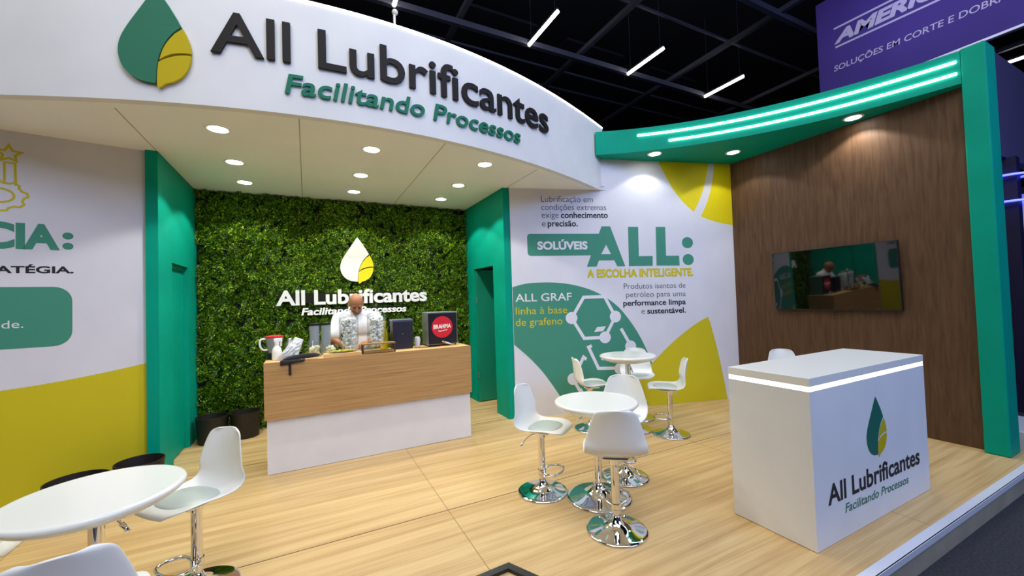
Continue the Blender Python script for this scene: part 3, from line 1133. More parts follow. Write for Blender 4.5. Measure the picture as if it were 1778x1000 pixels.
def make_stool(name, label, group, sh=0.535):
    t = thing(name, label, 'stool', (0, 0, 0), group)
    bm = stool_shell()
    bmesh.ops.translate(bm, verts=bm.verts, vec=(0, 0.02, sh))
    s = obj('shell', bm, M['plastic_white'], t, smooth=True)
    md = s.modifiers.new('thick', 'SOLIDIFY'); md.thickness = 0.010; md.offset = -1 if True else 1
    md = s.modifiers.new('soft', 'SUBSURF'); md.levels = 1; md.render_levels = 1
    # cushion
    bm = BM()
    N = 28
    ring = []
    prev = None
    levels = [(0.90, 0.004), (0.98, 0.012), (0.96, 0.022), (0.80, 0.029), (0.45, 0.033)]
    for sc_, dz in levels:
        cur = []
        for k in range(N):
            a = 2 * math.pi * k / N
            ca, sa = math.cos(a), math.sin(a)
            x = 0.165 * sc_ * math.copysign(abs(ca) ** 0.75, ca)
            y = 0.135 * sc_ * math.copysign(abs(sa) ** 0.75, sa) + 0.05
            cur.append(bm.verts.new((x, y, sh - 0.012 + dz + 0.05 * abs(x) ** 2)))
        if prev:
            for k in range(N):
                bm.faces.new((prev[k], prev[(k + 1) % N], cur[(k + 1) % N], cur[k]))
        prev = cur
    bm.faces.new(prev)
    bmesh.ops.recalc_face_normals(bm, faces=bm.faces[:])
    c = obj('cushion', bm, M['cushion'], s, smooth=True)
    c['label'] = 'pale grey-green seat cushion'
    bm = BM(); box(bm, -0.085, 0.085, -0.075, 0.095, sh - 0.040, sh - 0.020, 0.006)
    lathe(bm, [(0.034, sh - 0.085), (0.045, sh - 0.040)], n=20)
    obj('seat_plate', bm, M['chrome'], t, smooth=True, angle=40)
    bm = BM()
    lathe(bm, [(0.0285, 0.135), (0.0285, sh - 0.05)], n=28)
    lathe(bm, [(0.0305, 0.128), (0.0305, 0.146)], n=28)
    obj('outer_tube', bm, M['chrome'], t, smooth=True, angle=40)
    bm = BM()
    lathe(bm, [(0.022, 0.05), (0.022, 0.14)], n=24)
    obj('inner_tube', bm, M['chrome'], t, smooth=True, angle=40)
    bm = BM()
    prof = smooth_pts([(0.206, 0.003), (0.204, 0.010), (0.19, 0.016), (0.15, 0.024), (0.10, 0.036), (0.062, 0.054), (0.040, 0.078), (0.030, 0.098), (0.026, 0.104)], 3)
    lathe(bm, [(0.0, 0.002)] + [(0.200, 0.001)] + list(prof) + [(0.0, 0.105)], n=56, cap=False)
    obj('base', bm, M['chrome'], t, smooth=True, angle=50)
    # footrest loop
    bm = BM()
    loop = smooth_pts([(-0.028, 0.0, 0.168), (-0.075, 0.03, 0.190), (-0.105, 0.09, 0.195), (-0.090, 0.155, 0.195), (0.0, 0.178, 0.195), (0.090, 0.155, 0.195), (0.105, 0.09, 0.195), (0.075, 0.03, 0.190), (0.028, 0.0, 0.168)], 5)
    tube(bm, loop, 0.0085, 10)
    lathe(bm, [(0.034, 0.150), (0.034, 0.185)], n=24)
    obj('footrest', bm, M['chrome'], t, smooth=True, angle=50)
    bm = BM()
    tube(bm, smooth_pts([(0.02, -0.02, sh - 0.052), (0.08, -0.06, sh - 0.06), (0.125, -0.085, sh - 0.085), (0.15, -0.10, sh - 0.12)], 4), 0.005, 8)
    tube(bm, [(0.138, -0.093, sh - 0.10), (0.158, -0.106, sh - 0.135)], 0.008, 8)
    obj('lever', bm, M['chrome'], t, smooth=True)
    return t


def copy_tree(o, parent=None):
    c = o.copy()
    COL.objects.link(c)
    c.parent = parent
    for ch in o.children:
        copy_tree(ch, c)
    return c


ST = 'white bar stools with chrome bases'
proto = make_stool('bar_stool', '', ST)


def face(x, y, tx, ty):      # rotation that turns the stool's +y towards a target
    return math.atan2(-(tx - x), ty - y)


T0 = (-0.883, 2.578); T1 = (2.05, 2.618); T2 = (3.425, 3.735)
stools = [
    (1.715, 2.93, -2.55, 0, 'white bar stool on the left of the middle table, nearest the bar, seat turned right'),
    (1.862, 2.20, -0.60, 0, 'white bar stool nearest the camera at the middle table, showing its back'),
    (2.475, 2.79, 2.30, 0, 'white bar stool just behind the middle table, partly hidden by the tabletop'),
    (3.841, 4.02, 2.50, 0.02, 'white bar stool behind the far table against the printed wall, facing forward'),
    (3.685, 3.355, 0.85, 0, 'white bar stool right of the far table in front of the yellow print'),
    (3.05, 4.00, -1.90, 0, 'white bar stool left of the far table in front of the green print'),
    (5.06, 2.80, 2.6, 0.02, 'white bar stool behind the reception desk, only its back top showing'),
    (-0.58, 2.925, 2.30, 0, 'white bar stool right of the left table, seen from the side'),
    (-0.735, 1.94, 0.21, 0, 'white bar stool cut by the bottom left of the photo, showing its back'),
    (-1.46, 2.785, -1.55, 0, 'white bar stool at the far left edge of the photo, only its seat front showing'),
]
for i, (x, y, rz, dz, lab) in enumerate(stools):
    s = proto if i == 0 else copy_tree(proto)
    s.location = (x, y, 0)
    s.rotation_euler = (0, 0, rz)
    s['label'] = lab
    for ch_ in s.children:                  # gas lift: the seat and its sleeve ride up
        if dz and ch_.name.split('.')[0] in ('shell', 'cushion', 'seat_plate', 'outer_tube', 'lever', 'footrest'):
            ch_.location.z += dz

# ------------------------------------------------------------------ bistro tables
def make_table(label, top, rot, loc):
    t = thing('bistro_table', label, 'table', (0, 0, 0), 'round white bistro tables')
    bm = BM()
    Rt = 0.328
    lathe(bm, smooth_pts([(0.05, top - 0.095), (0.16, top - 0.088), (0.25, top - 0.068), (0.30, top - 0.046), (Rt - 0.004, top - 0.026), (Rt, top - 0.014), (Rt - 0.005, top - 0.004), (Rt - 0.016, top)], 3) + [(0.30, top + 0.0002), (0.20, top), (0.0, top)], n=72)
    obj('tabletop', bm, M['table_white'], t, smooth=True, angle=50)
    bm = BM(); lathe(bm, [(0.03, 0.155), (0.03, top - 0.08)], n=28); lathe(bm, [(0.060, top - 0.105), (0.075, top - 0.088)], n=28)
    obj('pole', bm, M['chrome'], t, smooth=True, angle=40)
    bm = BM(); lathe(bm, [(0.024, 0.06), (0.024, 0.16)], n=24)
    obj('inner_pole', bm, M['chrome'], t, smooth=True, angle=40)
    bm = BM()
    prof = smooth_pts([(0.252, 0.003), (0.250, 0.010), (0.235, 0.017), (0.18, 0.028), (0.12, 0.042), (0.075, 0.062), (0.046, 0.090), (0.034, 0.112), (0.028, 0.12)], 3)
    lathe(bm, [(0.0, 0.002), (0.246, 0.001)] + list(prof) + [(0.0, 0.121)], n=64, cap=False)
    obj('base', bm, M['chrome'], t, smooth=True, angle=50)
    bm = BM()
    tube(bm, [(0.02, 0, top - 0.112), (0.10, 0, top - 0.125), (0.135, 0, top - 0.16)], 0.006, 8)
    tube(bm, [(0.118, 0, top - 0.143), (0.155, 0, top - 0.18)], 0.010, 10)
    obj('lever', bm, M['chrome'], t, smooth=True)
    t.location = (*loc, 0)
    t.rotation_euler = (0, 0, rot)
    return t


make_table('round white bistro table at the lower left, in front of the yellow wall', 0.765, -0.5, T0)
make_table('round white bistro table in the middle of the stage, nearer of the two right ones', 0.767, 2.2, T1)
make_table('round white bistro table farther back by the printed wall, raised higher', 0.885, -2.0, T2)

# ------------------------------------------------------------------ black pots
def pot(x, y, r, h_, label):
    bm = BM()
    lathe(bm, [(0.0, 0.003), (r * 0.86, 0.003), (r * 0.98, h_ - 0.03), (r * 1.0, h_ - 0.02), (r * 1.0, h_), (r * 0.95, h_), (r * 0.93, h_ - 0.04), (r * 0.82, 0.03), (0.0, 0.028)], (x, y, 0), 40, cap=False)
    o = obj('black_pot', bm, M['black_pot'], None, smooth=True, angle=40)
    return tag(o, label, 'pot', 'black round pots on the stage')


pot(-1.035, 6.02, 0.165, 0.31, 'black round pot at the foot of the fern wall, touching the green doorway')
pot(-0.70, 6.05, 0.165, 0.31, 'black round pot at the foot of the fern wall, nearer the bar')
pot(-1.645, 4.47, 0.19, 0.285, 'black round pot by the yellow wall, the left one behind the tabletop')
pot(-1.315, 4.655, 0.17, 0.30, 'black round pot by the yellow wall, touching the green corner post')

# ------------------------------------------------------------------ things on the bar
def lt(name, prof, c, m, label, cat, n=28, group=None, smooth=True):
    bm = BM()
    lathe(bm, prof, c, n, cap=False)
    return tag(obj(name, bm, m, None, smooth=smooth, angle=45), label, cat, group)


# jug of the mixer
jg = thing('blender_jug', 'clear mixer jug with red lid on a black foot at the left bar end', 'jug', (-0.30, 4.80, BT))
bm = BM(); lathe(bm, [(0.0, 0.062), (0.055, 0.062), (0.082, 0.215), (0.079, 0.215), (0.052, 0.068), (0.0, 0.068)], (-0.30, 4.80, BT), 28, cap=False)
obj('jug_body', bm, M['smoke'], jg, smooth=True, angle=40)
bm = BM(); lathe(bm, [(0.0, 0.215), (0.082, 0.215), (0.082, 0.23), (0.05, 0.238), (0.0, 0.24)], (-0.30, 4.80, BT), 28, cap=False)
obj('lid', bm, M['red'], jg, smooth=True, angle=40)
bm = BM(); tube(bm, smooth_pts([(-0.372, 4.79, BT + 0.205), (-0.42, 4.785, BT + 0.20), (-0.425, 4.785, BT + 0.14), (-0.40, 4.79, BT + 0.10), (-0.362, 4.795, BT + 0.095)], 4), 0.010, 8)
obj('handle', bm, M['sign_white'], jg, smooth=True)
bm = BM(); lathe(bm, [(0.0, 0.0), (0.072, 0.0), (0.060, 0.062), (0.0, 0.062)], (-0.30, 4.80, BT), 28, cap=False)
obj('foot', bm, M['black'], jg, smooth=True, angle=40)

sb = thing('spray_bottle', 'white spray bottle standing at the left end of the bar', 'bottle', (-0.272, 4.665, BT))
bm = BM(); lathe(bm, [(0.0, 0.0), (0.042, 0.0), (0.044, 0.01), (0.044, 0.09), (0.036, 0.115), (0.018, 0.145), (0.016, 0.16), (0.0, 0.16)], (-0.272, 4.665, BT), 24, cap=False)
obj('bottle_body', bm, M['sign_white'], sb, smooth=True, angle=50)
bm = BM(); lathe(bm, [(0.02, 0.155), (0.02, 0.180)], (-0.272, 4.665, BT), 16); box(bm, -0.298, -0.225, 4.651, 4.679, BT + 0.178, BT + 0.215, 0.008); box(bm, -0.242, -0.230, 4.657, 4.673, BT + 0.135, BT + 0.18, 0.003)
obj('trigger_head', bm, M['sign_white'], sb)

lt('cocktail_shaker', [(0.0, 0.0), (0.034, 0.0), (0.046, 0.115), (0.045, 0.12), (0.034, 0.145), (0.022, 0.160), (0.022, 0.185), (0.012, 0.197), (0.0, 0.198)], (-0.165, 4.84, BT), M['steel'], 'small steel cocktail shaker behind the silver bag', 'shaker')

# crumpled silver bag
def blob_quad(name, corners, th, m, label, cat, amp, nx=12, ny=9, seed=1, drop=None):
    rnd = random.Random(seed)
    A, B, C_, D = [Vector(c) for c in corners]
    bm = BM()
    up = (B - A).cross(D - A).normalized()
    if up.z < 0:
        up = -up
    g = []
    for i in range(nx + 1):
        row = []
        for j in range(ny + 1):
            s, t = i / nx, j / ny
            p = (A * (1 - s) + B * s) * (1 - t) + (D * (1 - s) + C_ * s) * t
            edge = min(s, 1 - s, t, 1 - t) * 4
            hgt = th * min(1, edge) ** 0.6
            p = p + up * (hgt + (rnd.uniform(-amp, amp) if edge > 0 else 0))
            row.append(bm.verts.new(p))
        g.append(row)
    low = []
    for i in range(nx + 1):
        low.append([bm.verts.new(g[i][j].co - up * (0.004 + th * 1.2 * min(1, min(i / nx, 1 - i / nx, j / ny, 1 - j / ny) * 4) ** 0.6)) for j in range(ny + 1)])
    for i in range(nx):
        for j in range(ny):
            bm.faces.new((g[i][j], g[i + 1][j], g[i + 1][j + 1], g[i][j + 1]))
            bm.faces.new((low[i][j], low[i][j + 1], low[i + 1][j + 1], low[i + 1][j]))
    per = [(i, 0) for i in range(nx)] + [(nx, j) for j in range(ny)] + [(i, ny) for i in range(nx, 0, -1)] + [(0, j) for j in range(ny, 0, -1)]
    for k in range(len(per)):
        a, b = per[k], per[(k + 1) % len(per)]
        bm.faces.new((g[a[0]][a[1]], low[a[0]][a[1]], low[b[0]][b[1]], g[b[0]][b[1]]))
    bmesh.ops.recalc_face_normals(bm, faces=bm.faces[:])
    zmin = min(v.co.z for v in bm.verts)
    return bm


bm = blob_quad('bag', [(-0.28, 4.555, BT + 0.012), (-0.09, 4.570, BT + 0.02), (-0.035, 4.68, BT + 0.185), (-0.11, 4.71, BT + 0.215)], 0.035, None, '', '', 0.007, 12, 10, 3)
for v in bm.verts:
    v.co.z = max(v.co.z, BT + 0.001)
tag(obj('crumpled_bag', bm, M['bag'], None), 'crumpled silver bag leaning near the left bar end', 'bag')
ap = thing('black_apron', 'folded black cloth lying over the front bar edge with a strap hanging', 'cloth', (-0.05, 4.52, BT))
bm = blob_quad('cloth', [(-0.235, 4.478, BT + 0.006), (0.095, 4.515, BT + 0.026), (0.115, 4.56, BT + 0.036), (-0.20, 4.53, BT + 0.016)], 0.034, None, '', '', 0.003, 14, 6, 5)
for v in bm.verts:
    if v.co.y > 4.484:
        v.co.z = max(v.co.z, BT + 0.001)
obj('cloth', bm, M['black_cloth'], ap, smooth=True)
bm = blob_quad('flap', [(-0.235, 4.468, BT - 0.035), (-0.03, 4.468, BT - 0.012), (-0.02, 4.478, BT + 0.012), (-0.235, 4.478, BT + 0.012)], 0.006, None, '', '', 0.001, 8, 4, 6)
for v in bm.verts:
    if v.co.z < BT:
        v.co.y = min(v.co.y, 4.4835)
obj('hanging_flap', bm, M['black_cloth'], ap, smooth=True)
bm = BM(); box(bm, -0.165, -0.143, 4.472, 4.478, BT - 0.135, BT - 0.01, 0.002)
obj('strap', bm, M['black_cloth'], ap)

for k, x in enumerate((0.070, 0.182)):
    t = thing('tall_canister', ('tall clear canister with dark lid, the left of the pair by the man' if k == 0 else 'tall clear canister with dark lid, the right one partly before his sleeve'), 'canister', (x, 4.875, BT), 'clear canisters with dark lids')
    bm = BM(); lathe(bm, [(0.0, 0.0), (0.048, 0.0), (0.050, 0.315), (0.046, 0.315), (0.044, 0.01), (0.0, 0.01)], (x, 4.875, BT), 28, cap=False)
    obj('canister_body', bm, M['smoke'], t, smooth=True, angle=40)
    bm = BM(); lathe(bm, [(0.0, 0.315), (0.053, 0.315), (0.053, 0.335), (0.0, 0.338)], (x, 4.875, BT), 28, cap=False)
    obj('lid', bm, M['black'], t, smooth=True, angle=40)


def chunks(name, c, r, z0, z1, n, size, m, label, cat, seed, rbot=None):
    rnd = random.Random(seed)
    bm = BM()
    for _ in range(n):
        z = rnd.uniform(z0, z1)
        rmax = r if rbot is None else rbot + (r - rbot) * (z - z0) / max(1e-4, z1 - z0)
        a, q = rnd.uniform(0, 2 * math.pi), max(0, rmax - size) * math.sqrt(rnd.random())
        q = min(q + size * 0.25, max(0, rmax - size * 0.85))
        s = size * rnd.uniform(0.7, 1.2)
        mtx = Matrix.Translation((c[0] + q * math.cos(a), c[1] + q * math.sin(a), c[2] + z)) @ Matrix.Rotation(rnd.uniform(0, 3), 4, Vector((rnd.uniform(-1, 1), rnd.uniform(-1, 1), rnd.uniform(-1, 1))).normalized())
        rv = bmesh.ops.create_cube(bm, size=s, matrix=mtx)
        es = list(set(e for v in rv['verts'] for e in v.link_edges))
        bmesh.ops.bevel(bm, geom=es, offset=s * 0.15, segments=1, affect='EDGES')
    return tag(obj(name, bm, m), label, cat, kind='stuff')


# open jars in front
j = lt('glass_jar', [(0.0, 0.0), (0.064, 0.0), (0.070, 0.01), (0.070, 0.15), (0.074, 0.158), (0.070, 0.160), (0.066, 0.15), (0.066, 0.012), (0.0, 0.008)], (0.065, 4.69, BT), M['jar_glass'], 'squat open glass jar of pale pieces right of the silver bag', 'jar')
chunks('fruit_pieces', (0.065, 4.69, BT), 0.062, 0.025, 0.10, 34, 0.030, M['lime_pale'], 'pale chopped pieces inside the squat glass jar', 'fruit', 11)
j = lt('glass_bowl', [(0.0, 0.0), (0.05, 0.0), (0.072, 0.03), (0.076, 0.07), (0.062, 0.105), (0.066, 0.11), (0.060, 0.108), (0.072, 0.07), (0.068, 0.032), (0.048, 0.006), (0.0, 0.005)], (0.222, 4.735, BT), M['jar_glass'], 'round glass bowl of pale pieces left of the lime tray', 'bowl')
chunks('fruit_pieces', (0.222, 4.735, BT), 0.062, 0.025, 0.085, 26, 0.030, M['lime_pale'], 'pale chopped pieces inside the round glass bowl', 'fruit', 12)

# two big apothecary jars of ice
for k, (x, y) in enumerate(((0.405, 4.735), (0.690, 4.735))):
    side = 'left' if k == 0 else 'right'
    t = thing('apothecary_jar', 'tall lidded glass jar full of ice, %s of the pair before the man' % side, 'jar', (x, y, BT), 'tall glass jars of ice')
    bm = BM(); lathe(bm, smooth_pts([(0.055, 0.0), (0.058, 0.012), (0.040, 0.030), (0.070, 0.055), (0.096, 0.13), (0.100, 0.22), (0.100, 0.36), (0.096, 0.385)], 3) + smooth_pts([(0.092, 0.383), (0.095, 0.36), (0.095, 0.22), (0.091, 0.13), (0.066, 0.062), (0.03, 0.048)], 3) + [(0.0, 0.046)], (x, y, BT), 36, cap=False)
    obj('jar_body', bm, M['jar_glass'], t, smooth=True, angle=60)
    bm = BM(); lathe(bm, smooth_pts([(0.102, 0.386), (0.102, 0.395), (0.085, 0.418), (0.045, 0.440), (0.018, 0.455), (0.014, 0.468), (0.022, 0.485), (0.020, 0.505), (0.008, 0.530)], 3) + [(0.0, 0.535)], (x, y, BT), 32, cap=False)
    obj('lid', bm, M['jar_glass'], t, smooth=True, angle=60)
    chunks('ice', (x, y, BT), 0.091, 0.068, 0.372, 430, 0.027, M['ice'], 'ice cubes filling the %s tall lidded jar' % side, 'ice', 20 + k, rbot=0.072)

# board with limes, paper, rack, yellow bottle
bm = BM(); box(bm, 0.145, 0.500, 4.508, 4.625, BT, BT + 0.035, 0.003)
tag(obj('cutting_board', bm, M['bar_top']), 'thick wooden cutting board at the front of the bar below the ice jars', 'board')
rnd = random.Random(5)
lime_where = ['leftmost', 'second', 'third', 'fourth', 'fifth', 'sixth', 'seventh', 'rightmost']
tray = lt('serving_plate', [(0.0, 0.0), (0.085, 0.0), (0.115, 0.010), (0.118, 0.013), (0.085, 0.005), (0.0, 0.004)], (0.325, 4.566, BT + 0.0365), M['steel'], 'round steel plate of lime slices on the cutting board', 'plate', 36)
for v in tray.data.vertices:
    v.co.x = 0.325 + (v.co.x - 0.325) * 1.25
    v.co.y = 4.566 + (v.co.y - 4.566) * 0.45
for k in range(8):
    x = 0.325 - 0.105 + 0.030 * k
    y = 4.566 + (0.016 if k % 2 else -0.016)
    bm = BM(); lathe(bm, [(0.0, 0.0), (0.020, 0.0), (0.022, 0.006), (0.020, 0.013), (0.0, 0.014)], (0, 0, 0), 18, cap=False)
    bmesh.ops.rotate(bm, verts=bm.verts, cent=(0, 0, 0), matrix=Matrix.Rotation(rnd.uniform(-0.25, 0.25), 3, 'Y'))
    zm = min(v.co.z for v in bm.verts)
    bmesh.ops.translate(bm, verts=bm.verts, vec=(x, y, BT + 0.0425 - zm))
    tag(obj('lime_slice', bm, M['lime'], None, smooth=True, angle=40), 'yellow green lime slice on the steel plate, %s in the row' % (lime_where[k] if k in (0, 7) else lime_where[k] + ' from the left'), 'lime', 'lime slices on the plate')
bm = BM(); box(bm, 0.51, 0.585, 4.64, 4.80, BT, BT + 0.003)
tag(obj('paper_sheet', bm, M['paper']), 'white paper sheet on the bar under his hands', 'paper')

rk = thing('wooden_rack', 'small open wooden rack on the bar in front of the right ice jar', 'rack', (0.685, 4.58, BT))
bm = BM()
for x in (0.520, 0.846):
    for y in (4.520, 4.612):
        box(bm, x - 0.006, x + 0.006, y - 0.006, y + 0.006, BT, BT + 0.095)
obj('rack_frame', bm, M['rack_dark'], rk)
bm = BM(); box(bm, 0.512, 0.854, 4.512, 4.620, BT + 0.095, BT + 0.107); box(bm, 0.527, 0.839, 4.515, 4.617, BT + 0.012, BT + 0.026)
obj('rack_shelf', bm, M['rack_wood'], rk)
yb = thing('yellow_bottle', 'yellow bottle standing between the right ice jar and black speaker', 'bottle', (0.795, 4.90, BT))
bm = BM(); lathe(bm, [(0.0, 0.0), (0.043, 0.0), (0.045, 0.012), (0.045, 0.17), (0.030, 0.215), (0.022, 0.235), (0.022, 0.25), (0.0, 0.25)], (0.795, 4.90, BT), 24, cap=False)
obj('bottle_body', bm, M['yellow_plastic'], yb, smooth=True, angle=50)
bm = BM(); lathe(bm, [(0.0, 0.25), (0.027, 0.25), (0.027, 0.32), (0.0, 0.325)], (0.795, 4.90, BT), 20, cap=False)
obj('cap', bm, M['yellow_plastic'], yb, smooth=True, angle=40)

spk = thing('speaker', 'dark navy speaker box standing on the bar left of the beer chiller', 'speaker', (0.98, 4.80, BT))
bm = BM(); box(bm, 0.868, 1.092, 4.715, 4.90, BT, BT + 0.318, 0.006)
obj('cabinet', bm, M['navy'], spk)
bm = BM(); box(bm, 0.860, 1.098, 4.725, 4.905, BT + 0.318, BT + 0.338, 0.006)
obj('top_plate', bm, mat('grey_plate', srgb(92, 96, 116), 0.4), spk)
bm = BM(); box(bm, 0.965, 0.985, 4.711, 4.715, BT + 0.17, BT + 0.176)
obj('badge', bm, M['steel'], spk)

ch = thing('beer_chiller', 'black and silver beer chiller with a red disc on the right bar end', 'chiller', (1.445, 4.83, BT))
cx0, cx1, cy0, cy1, cz0, cz1 = 1.262, 1.630, 4.705, 4.955, BT + 0.018, BT + 0.405
bm = BM(); box(bm, cx0, cx1, cy0 + 0.004, cy1, cz0, cz1, 0.004)
obj('case', bm, M['steel'], ch)
bm = BM(); box(bm, cx0 + 0.010, cx1 - 0.010, cy0, cy0 + 0.006, cz0 + 0.008, cz1 - 0.016)
chf = obj('front_panel', bm, mat('chiller_front', srgb(20, 17, 28), 0.35), ch)
bm = BM()
for x in (cx0 + 0.03, cx1 - 0.03):
    for y in (cy0 + 0.03, cy1 - 0.03):
        lathe(bm, [(0.015, 0.0), (0.015, 0.02)], (x, y, BT), 12)
obj('feet', bm, M['black'], ch)
CHP = Plane((0, cy0, 0), (1, 0, 0), (0, -1, 0))
dsc = obj('red_disc', disc_on(BM(), CHP, (1.440, 1.292), 0.128, 0.0012, 48), M['label_red'], chf)
for b in txt(CHP, 'BRAHMA', 1.333, 1.548, 1.272, 1.280, 0.046, bold=0.035, off=0.002):
    obj('printed_letter', b, M['sign_white'], chf)
obj('printed_flourish', stroke_on(BM(), CHP, smooth_pts([(1.39, 1.246), (1.42, 1.243), (1.46, 1.249), (1.50, 1.256)], 4), 0.008, 0.002), M['sign_white'], chf)
bm = BM(); tube(bm, [(1.43, cy0, BT + 0.055), (1.43, cy0 - 0.05, BT + 0.055)], 0.010, 10); tube(bm, [(1.435, cy0 - 0.04, BT + 0.055), (1.50, cy0 - 0.055, BT + 0.030), (1.56, cy0 - 0.06, BT + 0.016)], 0.011, 10)
obj('tap', bm, M['chrome'], ch, smooth=True)
bm = BM(); tube(bm, smooth_pts([(1.10, 4.70, BT + 0.005), (1.17, 4.66, BT + 0.005), (1.28, 4.655, BT + 0.005), (1.40, 4.675, BT + 0.005)], 5), 0.004, 8)
tag(obj('cable', bm, M['black'], None, smooth=True), 'thin dark cable lying on the bar before the chiller', 'cable')
lt('white_cup', [(0.0, 0.0), (0.028, 0.0), (0.036, 0.09), (0.026, 0.115), (0.0, 0.118)], (1.176, 4.86, BT), M['paper'], 'small white cup between the speaker and the beer chiller', 'cup', 20)

# ------------------------------------------------------------------ black frame at the stage front
bm = BM()
fr = Matrix.Rotation(R(7), 3, 'Z')
ap_ = Vector((1.055, 2.235, 0))
ex, ey = Vector((-0.99, -0.06, 0)).normalized(), Vector((0.45, -0.89, 0)).normalized()
S_, w_ = 0.45, 0.05
def q2(a, b, z):
    p = ap_ + ex * a + ey * b
    return (p.x, p.y, z)
outer = [(0, 0), (S_, 0), (S_, S_), (0, S_)]
inner = [(w_, w_), (S_ - w_, w_), (S_ - w_, S_ - w_), (w_, S_ - w_)]
for z0_, z1_ in ((0.002, 0.022),):
    vo0 = [bm.verts.new(q2(a, b, z0_)) for a, b in outer]; vo1 = [bm.verts.new(q2(a, b, z1_)) for a, b in outer]
    vi0 = [bm.verts.new(q2(a, b, z0_)) for a, b in inner]; vi1 = [bm.verts.new(q2(a, b, z1_)) for a, b in inner]
    for i in range(4):
        k = (i + 1) % 4
        bm.faces.new((vo0[i], vo0[k], vo1[k], vo1[i])); bm.faces.new((vi0[i], vi0[k], vi1[k], vi1[i]))
        bm.faces.new((vo1[i], vo1[k], vi1[k], vi1[i])); bm.faces.new((vo0[i], vo0[k], vi0[k], vi0[i]))
bmesh.ops.recalc_face_normals(bm, faces=bm.faces[:])
tag(obj('floor_frame', bm, M['black']), 'black square frame lying on the stage floor at the bottom edge', 'frame')

# ------------------------------------------------------------------ the man behind the bar
def capsule(bm, a, b, ra, rb, n=14):
    a, b = Vector(a), Vector(b)
    d = (b - a)
    L = d.length
    ax = d.normalized()
    u = ax.orthogonal().normalized()
    v = ax.cross(u)
    rings = []
    prof = []
    for k in range(0, 5):
        t = -math.pi / 2 + (math.pi / 2) * k / 4
        prof.append((math.cos(t) * ra, math.sin(t) * ra))
    for k in range(0, 5):
        t = (math.pi / 2) * k / 4
        prof.append((math.cos(t) * rb, L + math.sin(t) * rb))
    for r, h_ in prof:
        if r < 1e-6:
            rings.append([bm.verts.new(a + ax * h_)])
        else:
            rings.append([bm.verts.new(a + ax * h_ + (u * math.cos(2 * math.pi * i / n) + v * math.sin(2 * math.pi * i / n)) * r) for i in range(n)])
    for p, q in zip(rings, rings[1:]):
        for i in range(n):
            j = (i + 1) % n
            if len(p) == 1:
                bm.faces.new((p[0], q[j], q[i]))
            elif len(q) == 1:
                bm.faces.new((p[i], p[j], q[0]))
            else:
                bm.faces.new((p[i], p[j], q[j], q[i]))


def ellip(bm, c, r, rot=None):
    rv = bmesh.ops.create_uvsphere(bm, u_segments=20, v_segments=14, radius=1.0)
    mt = Matrix.Translation(c) @ (rot.to_4x4() if rot else Matrix.Identity(4)) @ Matrix.Diagonal((*r, 1))
    bmesh.ops.transform(bm, matrix=mt, verts=rv['verts'])


def fuse(name, bm, voxel, iters, m, parent):
    bmesh.ops.recalc_face_normals(bm, faces=bm.faces[:])
    o = obj(name, bm, m, None)
    md = o.modifiers.new('fuse', 'REMESH')
    md.mode = 'VOXEL'
    md.voxel_size = voxel
    sm = o.modifiers.new('soft', 'SMOOTH')
    sm.iterations = iters
    sm.factor = 0.5
    dg = bpy.context.evaluated_depsgraph_get()
    me = bpy.data.meshes.new_from_object(o.evaluated_get(dg))
    o.modifiers.clear()
    o.data = me
    me.transform(Matrix.Translation(-wloc(parent)))
    me.shade_smooth()
    o.parent = parent
    return o


PX, PY = 0.535, 5.19
man = thing('person', 'bald man in a white short-sleeved shirt looking down at his hands behind the bar', 'person', (PX, PY, 0))
bm = BM()
tilt = Matrix.Rotation(R(34), 3, 'X')        # head bent forward (towards -y)
HC = Vector((PX - 0.018, PY - 0.125, 1.600))


def hp(x, y, z):       # head-local (face towards -y) -> world
    return HC + tilt @ Vector((x, y, z))


# legs, hips, trunk
for s in (-1, 1):
    capsule(bm, (PX + s * 0.095, PY + 0.02, 0.88), (PX + s * 0.10, PY + 0.0, 0.48), 0.082, 0.056)
    capsule(bm, (PX + s * 0.10, PY + 0.0, 0.48), (PX + s * 0.105, PY + 0.03, 0.09), 0.055, 0.038)
    capsule(bm, (PX + s * 0.105, PY + 0.04, 0.045), (PX + s * 0.115, PY - 0.12, 0.035), 0.040, 0.032)
ellip(bm, (PX, PY + 0.02, 0.94), (0.165, 0.115, 0.13))
ellip(bm, (PX, PY + 0.0, 1.12), (0.160, 0.115, 0.19))
ellip(bm, (PX, PY - 0.01, 1.33), (0.180, 0.115, 0.17))
capsule(bm, (PX - 0.15, PY - 0.01, 1.435), (PX + 0.15, PY - 0.01, 1.435), 0.068, 0.068)
capsule(bm, (PX, PY - 0.01, 1.44), (PX - 0.010, PY - 0.085, 1.56), 0.064, 0.056)
# head
ellip(bm, hp(0, 0.012, 0.022), (0.078, 0.098, 0.096), tilt)
ellip(bm, hp(0, -0.022, -0.035), (0.064, 0.070, 0.085), tilt)
ellip(bm, hp(0, -0.055, -0.095), (0.036, 0.030, 0.024), tilt)          # chin
capsule(bm, hp(0, -0.088, 0.0), hp(0, -0.108, -0.036), 0.010, 0.016)   # nose
for s in (-1, 1):
    ellip(bm, hp(s * 0.030, -0.083, 0.016), (0.024, 0.010, 0.008), tilt)   # brow
    ellip(bm, hp(s * 0.080, 0.010, -0.012), (0.010, 0.020, 0.032), tilt)   # ear
    ellip(bm, hp(s * 0.040, -0.062, -0.035), (0.022, 0.020, 0.022), tilt)  # cheek
ellip(bm, hp(0, -0.086, -0.064), (0.026, 0.009, 0.006), tilt)
ellip(bm, hp(0, -0.084, -0.073), (0.022, 0.009, 0.006), tilt)
